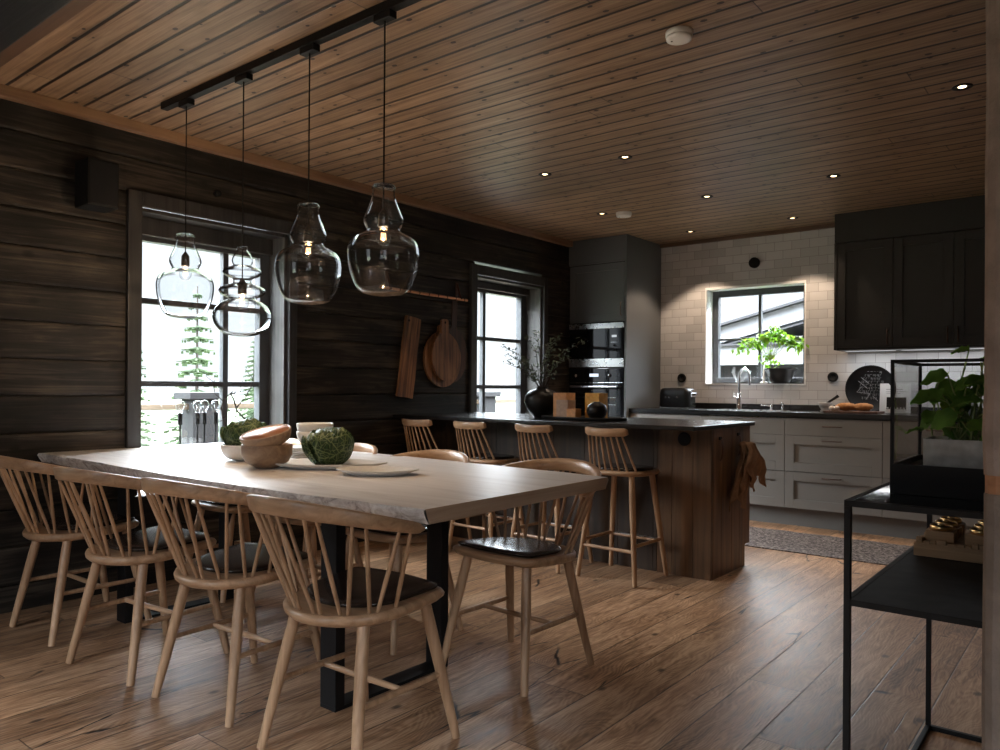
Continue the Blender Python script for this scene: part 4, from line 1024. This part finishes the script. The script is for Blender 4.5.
# ------------------------------------------------------------------ things on the table
TZ = .7505
def bowl(r, h, t, foot, n=40, fl=1.):
    out = [(foot, 0), (foot * 1.02, .004)]
    for i in range(1, 9):
        a = PI / 2 * i / 8; out.append((foot + (r - foot) * math.sin(a) ** .75, .004 + (h - .004) * (1 - math.cos(a)) ** fl))
    inn = [(q[0] - t, max(q[1], t + .002)) for q in out[2:]][::-1]
    return out + [(r - t * .3, h + .001)] + inn + [(0, t + .004)]
b1 = empty('serving_bowl', (1.05, 1.955, TZ), 0, 'pale grey bowl under the leafy cabbage at the left', 'bowl')
MB().lathe(bowl(.112, .072, .005, .045)).build('bowl_body', M['stoneware'], b1)
def cabbage(name, loc, r, label, seed, nleaf=6, tilt=0):
    o = empty(name, loc, rad(tilt), label, 'cabbage', 'savoy cabbages on the table'); rc = random.Random(seed)
    m = lump(r, 1.05, 1, .92, seed, 36, .10); m.v = [(x, y, z + r * .88) for x, y, z in m.v]; m.build('head', M['cabbage'], o)
    for part in (0, 1):
        m = MB(); n_ = nleaf if part == 0 else 3
        for k in range(n_):
            a = 2 * PI * k / n_ + rc.uniform(-.3, .3) + part * 1.9; tl = rc.uniform(.0, .3) if part == 0 else rc.uniform(.3, .75); R_ = r * rc.uniform(1.03, 1.14)
            def fn(u, v, a=a, tl=tl, R_=R_, k=k):
                th = (u - .5) * (2.0 if part == 0 else 1.4) * math.sin(PI * min(1, .2 + v * .62)); ph = -1.3 + v * ((2.3 - tl * .7) if part == 0 else (1.2 + .65 * k))
                ruf = max(0, v - .5) * 2 + abs(u - .5)
                rr_ = R_ * (1 + .13 * tl * v + .035 * math.sin(u * 31 + k) * ruf + .03 * mnoise.noise(Vector((u * 5 + k, v * 5, seed))))
                p = Vector((math.cos(ph) * math.cos(a + th), math.cos(ph) * math.sin(a + th), math.sin(ph) * .92)) * rr_
                p += Vector((math.cos(a), math.sin(a), -.25)) * (max(0, v - .4) * r * .9 * tl)
                return (p.x, p.y, max(.002, p.z + r * .88))
            m.grid(fn, 20, 16)
        q = m.build('wrapper_leaf' if part == 0 else 'outer_leaf', M['cabbage'], o, recalc=False); sm = q.modifiers.new('s', 'SOLIDIFY'); sm.thickness = .0015
    return o
cabbage('savoy_cabbage', (1.045, 1.962, TZ + .033), .084, 'dark green cabbage in the grey bowl beside the wooden bowls', 3)
w1 = empty('wooden_bowl', (1.38, 1.835, TZ), 0, 'turned pale wooden bowl, the lower of the stacked two', 'bowl', 'turned wooden bowls')
pb = [(.045, 0), (.052, .006), (.085, .025), (.100, .055), (.101, .092), (.098, .098), (.093, .096), (.090, .06), (.06, .02), (0, .015)]
MB().lathe(pb, n=44).build('bowl_body', M['bowlwood'], w1)
w2 = empty('wooden_bowl', (1.385, 1.84, TZ + .084), 0, 'tilted pale wooden bowl with reddish inside, on top of the stack', 'bowl', 'turned wooden bowls')
w2.rotation_euler = (rad(16), rad(1.4), 0)
pb2 = [(.05, 0), (.06, .006), (.09, .022), (.101, .048), (.103, .062), (.099, .066), (.095, .063)]
MB().lathe(pb2 + [(.094, .062), (.088, .04), (.05, .014), (0, .012)], n=44).build('bowl_body', M['bowlwood'], w2)
MB().lathe([(.0945, .0625), (.087, .0405), (.05, .0148), (0, .0128)], n=44).build('bowl_inside', M['bowlin'], w2, recalc=False)
for i in range(6):
    o = tag(MB().lathe([(.06, 0), (.064, .003), (.112, .008), (.118, .012), (.116, .0135), (.06, .006), (0, .005)], n=44).build('dinner_plate', M['stoneware'], None, (1.217 + .003 * math.sin(i * 2), 2.20 + .003 * math.cos(i), TZ + .0088 * i)),
            ('white stoneware plate at the bottom of the stack', 'white stoneware plate second from the bottom of the stack', 'white stoneware plate third from the bottom of the stack', 'white stoneware plate third from the top of the stack', 'white stoneware plate second from the top of the stack', 'white stoneware plate on top of the stack, under the bowls')[i], 'plate', 'stacked white plates')
for i in range(2):
    tag(MB().lathe(bowl(.083, .066, .004, .035), n=40).build('soup_bowl', M['stoneware'], None, (1.217, 2.20, TZ + .0605 + .036 * i)), ('white soup bowl stacked on the plates, lower one', 'white soup bowl on top of the other, upper one')[i], 'bowl', 'stacked white soup bowls')
def platter(a, b, h, loc, rz, label):
    m = MB(); m.lathe([(.70, 0), (.74, .003), (1.0, h), (1.0, h + .004), (.96, h + .003), (.72, .008), (0, .007)], n=60); m.xf(Matrix.Diagonal((a, b, 1, 1)))
    return tag(m.build('serving_platter', M['stoneware'], None, loc, (0, 0, rz)), label, 'platter')
platter(.245, .135, .020, (1.555, 2.005, TZ), rad(38), 'large pale stoneware platter under the second cabbage')
platter(.156, .105, .018, (1.887, 1.977, TZ), rad(38), 'small pale oval platter nearest the table end, empty')
cabbage('savoy_cabbage', (1.548, 2.020, TZ + .009), .086, 'veined dark green cabbage lying on the large platter', 8, 6, 25)
tw_ = empty('bare_twig', (.36, 2.42, TZ), 0, 'bare dark twig standing behind the cabbage bowl', 'twig')
m = MB()
def twg(pts, r0, r1, x0=.0, dx=.0):
    P = [(x0 + dx * i / len(pts), y - 2.42, z - .75) for i, (y, z) in enumerate(pts)]; Q = []
    for i in range(len(P) - 1):
        for t in (0, .5): Q.append([P[i][k] * (1 - t) + P[i + 1][k] * t + (.003 * math.sin(i * 5 + t * 9 + k * 2) if t else 0) for k in range(3)])
    Q.append(P[-1]); m.tube(Q, [r0 + (r1 - r0) * i / (len(Q) - 1) for i in range(len(Q))], 7)
    for q in Q[2::2]: m.tube([q, (q[0] + .01, q[1] + .012 * math.sin(q[2] * 90), q[2] + .014)], [r1 * 1.2, .0008], 5)
twg([(2.40, .775), (2.35, .80), (2.297, .829), (2.263, .906), (2.254, .966), (2.271, 1.004), (2.312, 1.037), (2.337, 1.037)], .0058, .0035, .0, -.03)
twg([(2.425, .775), (2.425, .839), (2.407, .89), (2.347, .949), (2.333, 1.003), (2.316, 1.037)], .0058, .004, .0, -.03)
twg([(2.342, .957), (2.398, 1.018), (2.423, 1.072), (2.427, 1.126), (2.379, 1.168), (2.375, 1.175)], .0038, .0012, -.015, .05)
twg([(2.266, 1.0), (2.225, 1.038), (2.223, 1.101), (2.18, 1.132)], .0028, .001, -.02, -.03)
for q in ([(2.261, .895), (2.222, .877)], [(2.336, .919), (2.368, .894)], [(2.256, .951), (2.236, .967)], [(2.428, 1.118), (2.442, 1.133)], [(2.35, .945), (2.33, .90)]): twg(q, .0022, .001, -.015, .01)
m.build('twig_wood', M['bark'], tw_)
tag(MB().lathe([(.02, 0), (.03, .003), (.034, .03), (.028, .05), (.014, .055), (.0, .05)], n=24).build('bud_vase', M['blackware'], None, (.36, 2.42, TZ)), 'tiny dark vase holding the bare twig', 'vase')
# filament bulb candelabra on the sill
cd = empty('bulb_candelabra', (-.085, 2.36, .661), 0, 'black stand with four clear bulbs on the windowsill', 'lamp')
B(-.03, .03, -.13, .14, 0, .012, .003).build('base', M['blackmetal'], cd)
for yy, xx in ((2.258, 0), (2.358, .01), (2.412, -.01), (2.478, 0)):
    y = yy - 2.36; 
    MB().tube([(xx, y, .01), (xx, y, .205)], .0055, 8).build('rod', M['blackmetal'], cd)
    MB().tube([(xx, y, .195), (xx, y, .262)], .0125, 12).build('lamp_holder', M['blackmatte'], cd)
    b = MB().lathe([(.011, 0), (.013, .012), (.024, .032), (.027, .048), (.020, .066), (.0005, .075)], (xx, y, .262), 20).build('bulb', M['blown'], cd)
    MB().tube([(xx, y - .006, .275), (xx, y - .008, .305), (xx, y + .008, .305), (xx, y + .006, .275)], .001, 5).build('filament_wire', M['chrome'], b)

# ------------------------------------------------------------------ console with terrarium
cn = empty('console_table', (3.603, 1.806, 0), 0, 'slim black metal console with two shelves at the right', 'console table')
CW, CD, CH, t_ = .452, .975, .840, .014
for x, y in ((0, 0), (CW - t_, 0), (0, CD - t_), (CW - t_, CD - t_)): B(x, x + t_, y, y + t_, 0, CH - t_, .001).build('leg', M['blackmetal'], cn)
for z, nm in ((CH - t_, 'top_frame'), (.621 - t_, 'shelf_frame'), (0.0, 'floor_rail')):
    m = MB(); z2 = z + t_
    if nm != 'floor_rail': m.box(t_ if nm != 'top_frame' else 0, CW - (t_ if nm != 'top_frame' else 0), 0, t_, z, z2, .001)
    m.box(t_ if nm != 'top_frame' else 0, CW - (t_ if nm != 'top_frame' else 0), CD - t_, CD, z, z2, .001); m.box(0, t_, t_, CD - t_, z, z2, .001); m.box(CW - t_, CW, t_, CD - t_, z, z2, .001); m.build(nm, M['blackmetal'], cn)
B(t_, CW - t_, t_, CD - t_, CH - .008, CH - .001).build('top_panel', M['blackglass'], cn)
B(t_, CW - t_, t_, CD - t_, .613, .620).build('shelf_panel', M['blackmetal'], cn)
te = empty('glass_terrarium', (3.655, 2.0, CH), 0, 'black framed glass planter case on the console', 'terrarium')
TW, TD, TB, TH = .38, .337, .070, .317; e = .0075
m = MB(); m.box(0, TW, 0, e, 0, TB); m.box(0, TW, TD - e, TD, 0, TB); m.box(0, e, e, TD - e, 0, TB); m.box(TW - e, TW, e, TD - e, 0, TB); m.box(e, TW - e, e, TD - e, TB - .020, TB - .012); m.build('base_box', M['blackmetal'], te)
m = MB()
for x in (0, TW - e):
    for y in (0, TD - e): m.box(x, x + e, y, y + e, TB, TH - e)
for y in (0, TD - e): m.box(0, TW, y, y + e, TH - e, TH)
for x in (0, TW - e): m.box(x, x + e, e, TD - e, TH - e, TH)
m.build('frame', M['blackmetal'], te)
for (a, b, c, d) in ((e, TW - e, .003, .0045), (e, TW - e, TD - .0045, TD - .003), (.003, .0045, e, TD - e), (TW - .0045, TW - .003, e, TD - e)):
    B(a, b, c, d, TB + .001, TH - e - .0005).build('pane', M['panelglass'], te)
zp = empty('zinc_planter', (3.712, 2.075, CH + TB - .0115), 0, 'rectangular mottled zinc planter inside the glass case', 'planter')
m = MB(); ZW, ZD, ZH = .275, .14, .070
m.box(0, ZW, 0, .003, 0, ZH); m.box(0, ZW, ZD - .003, ZD, 0, ZH); m.box(0, .003, .003, ZD - .003, 0, ZH); m.box(ZW - .003, ZW, .003, ZD - .003, 0, ZH); m.box(0, ZW, 0, ZD, 0, .003); m.build('box', M['zinc'], zp)
B(.003, ZW - .003, .003, ZD - .003, .004, .058).build('soil', M['soil'], zp)
hp = empty('leafy_houseplant', (3.80, 2.145, CH + TB + .048), 0, 'broad-leaved green plant growing out of the zinc planter', 'plant')
rr = random.Random(17); ms = MB(); ml = MB()
def bigleaf(m, p, d, L, W, nrm):
    d = Vector(d).normalized(); s_ = d.cross(nrm).normalized(); u = s_.cross(d)
    def fn(a, b):
        w = W * (math.sin(PI * min(1, (b * .97 + .02)) ** .8) ** .75) * (1 - .15 * b); x = (a - .5) * 2
        c = Vector(p) + d * L * b + u * (-.28 * L * b * b + .12 * w * abs(x)) + Vector((0, 0, 1)) * .003 * math.sin(b * 14 + x * 6)
        return tuple(c + s_ * x * w / 2)
    m.grid(fn, 6, 9)
tops = [(-.045, -.02, .165, .062), (.02, 0, .20, .05), (-.055, -.03, .115, .07), (.06, -.01, .145, .085), (.10, .02, .13, .08), (.03, -.05, .105, .07), (-.075, 0, .075, .06), (-.02, -.05, .07, .065), (.08, -.05, .085, .07), (-.03, .03, .145, .07), (.13, -.02, .10, .07), (-.06, -.03, .04, .06), (0, -.06, .045, .055), (.05, .04, .17, .06), (-.10, .01, .03, .05), (.11, -.04, .05, .06), (-.01, .0, .13, .06), (.02, -.03, .155, .055)]
tops += [(rr.uniform(-.085, .13), rr.uniform(-.055, .05), rr.uniform(.02, .15), rr.uniform(.035, .055)) for _ in range(30)] + [(-.005, .01, .225, .045), (.03, .0, .215, .04)]
for (x, y, z, L) in tops:
    base = Vector((rr.uniform(-.03, .08), rr.uniform(-.03, .03), 0.004)); tip = Vector((x, y, z))
    ms.tube([base, base.lerp(tip, .5) + Vector((rr.uniform(-.015, .015), 0, .015)), tip], [.003, .0025, .0016], 6)
    dx = Vector((x * 2 + rr.uniform(-.6, .6), y - .25 + rr.uniform(-.5, .4), rr.uniform(-.5, .15)))
    bigleaf(ml, tip, dx, L, L * rr.uniform(.75, .95), Vector((rr.uniform(-.4, .4), rr.uniform(-1.1, -.2), 1)).normalized())
for i in range(7):
    b = Vector((rr.uniform(-.05, .08), rr.uniform(-.04, .04), .004)); ms.tube([b, b + Vector((rr.uniform(-.05, .05), rr.uniform(-.03, .03), rr.uniform(.05, .14)))], .0016, 5)
ms.tube([(-.06, 0, .05), (-.075, .0, .12), (-.06, 0, .165), (-.045, 0, .17)], .002, 6)
ms.build('stem', M['stem'], hp); ml.build('foliage', M['leaf'], hp, recalc=False)
cl = empty('leaf_cutting', (3.705, 2.26, CH + TB - .011), 0, 'pale green sprout curling at the left inside the glass case', 'plant')
m = MB(); m.tube([(0, 0, 0), (-.005, 0, .08), (.0, 0, .15), (.012, 0, .19)], .0025, 6); m.tube([(0, 0, 0), (.022, 0, .07), (.028, 0, .12), (.015, 0, .155)], .0025, 6); m.build('stem', M['stem'], cl)
m = MB(); bigleaf(m, (.015, 0, .155), (.5, -.2, -.3), .04, .028, Vector((0, -1, .6)).normalized()); bigleaf(m, (.012, 0, .19), (.8, -.2, .2), .03, .02, Vector((0, -1, .6)).normalized()); m.build('foliage', M['leafbright'], cl, recalc=False)
# wooden blocks tray on the shelf
wt_ = empty('wooden_tray', (3.632, 2.405, .6212), rad(-1), 'rough wooden tray with split edge on the lower console shelf', 'tray')
m = MB(); m.box(0, .40, 0, .33, 0, .036, .002); m.build('board', M['rawwood'], wt_)
m = MB(); rr = random.Random(4); x = .006
while x < .39:
    w = rr.uniform(.012, .024); m.box(x, x + w, .002, .018, .034, .034 + rr.uniform(.006, .016), .001); x += w + .002
y = .02
while y < .31:
    w = rr.uniform(.012, .024); m.box(.002, .018, y, y + w, .034, .034 + rr.uniform(.006, .016), .001); y += w + .002
m.build('bark_edge', M['rawwood'], wt_)
first = None
for r_ in range(3):
    for c_ in range(2):
        loc = (3.688 + c_ * .098, 2.485 + r_ * .080, .6576)
        lb = '%s wooden candle block with brass cup in the %s column on the shelf tray' % (('front', 'middle', 'rear')[r_], ('left', 'right')[c_])
        if first is None:
            first = empty('candle_block', loc, 0, lb, 'candle holder', 'wooden candle blocks on the tray')
            B(-.036, .036, -.030, .030, 0, .030, .003).build('block', M['rawwood'], first)
            MB().lathe([(.025, .030), (.029, .032), (.029, .042), (.027, .044), (.024, .042), (.023, .032), (0, .031)], n=28).build('cup', M['brass'], first)
            MB().lathe([(.024, .0335), (.0235, .040), (.0225, .041), (0, .041)], n=24).build('candle_holder_insert', M['blackmatte'], first)
            MB().lathe([(.010, .0415), (.010, .047), (.007, .047), (.006, .042)], n=16).build('wick_ring', M['brass'], first)
        else: dup(first, loc, rad((r_ - 1) * 3), lb)

# ------------------------------------------------------------------ outside
S(B(-60, 40, -40, 60, -3.4, -3.2).build('ground_outside', M['bush']))
def hill():
    m = MB()
    def fn(u, v):
        x = -7 - 45 * u; y = -30 + 90 * v
        h = -3.3 + 3.4 * min(1, u * 1.4) ** .8 + .8 * mnoise.noise(Vector((x * .12, y * .12, 0))) + .35 * mnoise.noise(Vector((x * .6, y * .6, 3)))
        return (x, y, h)
    return m.grid(fn, 60, 90)
S(hill().build('ground_hillside', M['bush'], recalc=False))
def spruce(x, y, z0, h, w, label, seed, dens=1.0):
    o = empty('spruce_tree', (x, y, z0), 0, label, 'tree', 'spruces outside the big window'); rs = random.Random(seed)
    MB().tube([(0, 0, 0), (0, 0, h)], [h * .012, h * .002], 7).build('trunk', M['bark'], o)
    m = MB(); nl = int(26 * dens)
    for k in range(nl):
        t = (k + .5) / nl; z = h * (.12 + .87 * t); L = w * (1 - t) ** .85 + w * .06
        nb = 9
        for b in range(nb):
            a = 2 * PI * b / nb + k * 1.3 + rs.uniform(-.25, .25); l = L * rs.uniform(.65, 1.1); dr = Vector((math.cos(a), math.sin(a), -.25 - .1 * (1 - t)))
            pp = Vector((0, 0, z)); sd = Vector((-math.sin(a), math.cos(a), 0))
            ns = max(3, int(l / .12))
            for s_ in range(ns):
                q = pp + dr * l * (s_ + .6) / ns; ll = l * .30 * (1 - .5 * s_ / ns) 
                for sg in (-1, 1):
                    e_ = q + (sd * sg * .7 + dr * .5) * ll; w2 = .018 * h / 4
                    m.add([q, q + dr * w2 * 2, e_, e_ + Vector((0, 0, -w2 * 1.6)), q + Vector((0, 0, -w2 * 2))], [(0, 1, 2), (0, 2, 3, 4)])
            m.tube([pp, pp + dr * l * .5 + Vector((0, 0, -.0)), pp + dr * l + Vector((0, 0, l * .10))], [.012 * h / 4, .014 * h / 4, .004], 5)
    m.build('needles', M['spruce'], o, recalc=False)
TREES = True
spruce(-8.0, 6.85, -2.6, 5.35, .95, 'tallest spruce outside, behind the window mullion', 1)
spruce(-12.0, 7.65, -2.2, 4.8, .75, 'medium spruce outside, left of the tallest one', 2)
spruce(-16.0, 13.2, -1.6, 4.1, .8, 'small spruce outside at the right edge of the big window', 3)
spruce(-15.0, 7.7, -1.8, 3.7, .7, 'smallest pale spruce outside at the left of the big window', 4)
spruce(-6.5, 5.05, -3.2, 3.6, .8, 'low green spruce outside below the handrail', 5)
# terrace rail and pillars
dk = S(B(-2.6, -.26, -1, 9.5, -.25, -.12).build('floor_terrace', M['deckwood']))
rl = empty('terrace_railing', (-2.2, -1, -.12), 0, 'terrace railing with a wooden handrail outside the windows', 'railing')
B(-.03, .03, 0, 4.47, .99, 1.04, .004).build('handrail', M['deckwood'], rl)
B(-.03, .03, 4.71, 10.4, .99, 1.04, .004).build('handrail', M['deckwood'], rl)
B(-.004, .004, 0, 4.47, .08, .99).build('glass_panel', M['pane'], rl); B(-.004, .004, 4.71, 8.4, .08, .99).build('glass_panel', M['pane'], rl)
for y, lb in ((3.47, 'grey capped pillar on the terrace behind the bulb stand'), (7.35, 'grey capped pillar on the terrace seen through the second window')):
    p = empty('terrace_pillar', (-2.2, y, -.12), 0, lb, 'pillar', 'terrace pillars')
    B(-.10, .10, .0, .24, 0, 1.08, .006).build('shaft', M['slate'], p); B(-.14, .14, -.05, .29, 1.08, 1.14, .006).build('cap', M['slate'], p)
# neighbouring house behind the kitchen window
nh = empty('neighbour_house', (0, 10, 0), 0, 'pale roofed dark house outside the kitchen window', 'house')
B(-3.2, 7, .3, 5, -3.2, 1.72).build('wall', M['housewall'], nh)
def slab(x0, z0, x1, z1, th, y0, y1): 
    return MB().add([(x0, y0, z0), (x1, y0, z1), (x1, y0, z1 - th), (x0, y0, z0 - th), (x0, y1, z0), (x1, y1, z1), (x1, y1, z1 - th), (x0, y1, z0 - th)], [(0, 1, 2, 3), (4, 5, 6, 7), (0, 1, 5, 4), (3, 2, 6, 7), (0, 3, 7, 4), (1, 2, 6, 5)])
slab(-1.6, 1.56, 4.0, 2.93, .22, 0, 5).build('roof', M['houseroof'], nh)
slab(-1.7, 1.56, 4.1, 2.98, .030, -.12, 5).build('roof_flashing', M['housewall'], nh)
slab(-1.6, 1.30, 3.6, 2.58, .02, -.02, .05).build('fascia', M['housewall'], nh)
B(-1.8, 4, -.03, .30, 1.40, 1.68).build('eave_board', M['houseroof'], nh); B(-1.8, 4, -.1, -.03, 1.655, 1.68).build('gutter', M['housewall'], nh)
for z in (.7, .95, 1.2): B(-3.2, 7, .27, .3, z, z + .02).build('siding_batten', M['houseroof'], nh)

# ------------------------------------------------------------------ light
sc = bpy.context.scene
SKYP = 42.0
w = bpy.data.worlds.new('World'); sc.world = w; w.use_nodes = True; nt = w.node_tree
bg = nt.nodes['Background']; bg.inputs[0].default_value = (.86, .93, 1.0, 1); bg.inputs[1].default_value = 1.0
tc_ = nt.nodes.new('ShaderNodeTexCoord'); sx_ = nt.nodes.new('ShaderNodeSeparateXYZ'); nt.links.new(tc_.outputs['Generated'], sx_.inputs[0])
mx_ = nt.nodes.new('ShaderNodeMath'); mx_.operation = 'MAXIMUM'; nt.links.new(sx_.outputs[2], mx_.inputs[0]); mx_.inputs[1].default_value = 0
ml_ = nt.nodes.new('ShaderNodeMapRange'); ml_.interpolation_type = 'SMOOTHSTEP'; nt.links.new(mx_.outputs[0], ml_.inputs[0])   # mist bank along the horizon, bright overcast above it
ml_.inputs[1].default_value = .16; ml_.inputs[2].default_value = .42; ml_.inputs[3].default_value = 1.15; ml_.inputs[4].default_value = SKYP
mm_ = nt.nodes.new('ShaderNodeVectorMath'); mm_.operation = 'SCALE'; mm_.inputs[0].default_value = (.86, .93, 1.0); nt.links.new(ml_.outputs[0], mm_.inputs['Scale']); nt.links.new(mm_.outputs[0], bg.inputs[0])
w.cycles.sampling_method = 'MANUAL'; w.cycles.sample_map_resolution = 256
def portal(name, loc, rot, sx, sy):
    L = bpy.data.lights.new(name, 'AREA'); L.shape = 'RECTANGLE'; L.size = sx; L.size_y = sy; L.cycles.is_portal = True
    o = bpy.data.objects.new(name, L); C.objects.link(o); o.location = loc; o.rotation_euler = rot
portal('window_portal', (6.22, -1.15, 1.47), (0, rad(90), 0), 1.35, 1.1)
portal('window_portal', (-.26, 2.44, 1.29), (0, rad(-90), 0), 1.3, .9)
portal('window_portal', (-.26, 5.18, 1.29), (0, rad(-90), 0), 1.3, .9)
portal('window_portal', (1.57, 7.03, 1.56), (rad(-90), 0, 0), .86, .88)
portal('window_portal', (2.05, -3.22, 1.42), (rad(90), 0, 0), 1.1, 1.65)
portal('window_portal', (-.26, .075, 1.35), (0, rad(-90), 0), 1.5, .45)

# ------------------------------------------------------------------ camera
f = 765.2; yaw = .6776; roll = .0066
cam = bpy.data.cameras.new('Camera'); cam.sensor_width = 36; cam.lens = f / 1000 * 36; cam.shift_y = .0116; cam.clip_start = .05
co = bpy.data.objects.new('Camera', cam); C.objects.link(co)
co.matrix_world = Matrix.Translation((4.0725, 0, 1.0868)) @ Matrix.Rotation(yaw, 4, 'Z') @ Matrix.Rotation(PI / 2, 4, 'X') @ Matrix.Rotation(roll, 4, 'Z')
sc.camera = co
sc.view_settings.view_transform = 'Standard'; sc.view_settings.look = 'None'; sc.view_settings.exposure = 0.35
sc.view_settings.gamma = 1; sc.view_settings.use_curve_mapping = False
sc.cycles.use_denoising = True; sc.cycles.max_bounces = 10; sc.cycles.transparent_max_bounces = 24; sc.cycles.diffuse_bounces = 5
sc.cycles.sample_clamp_indirect = 15
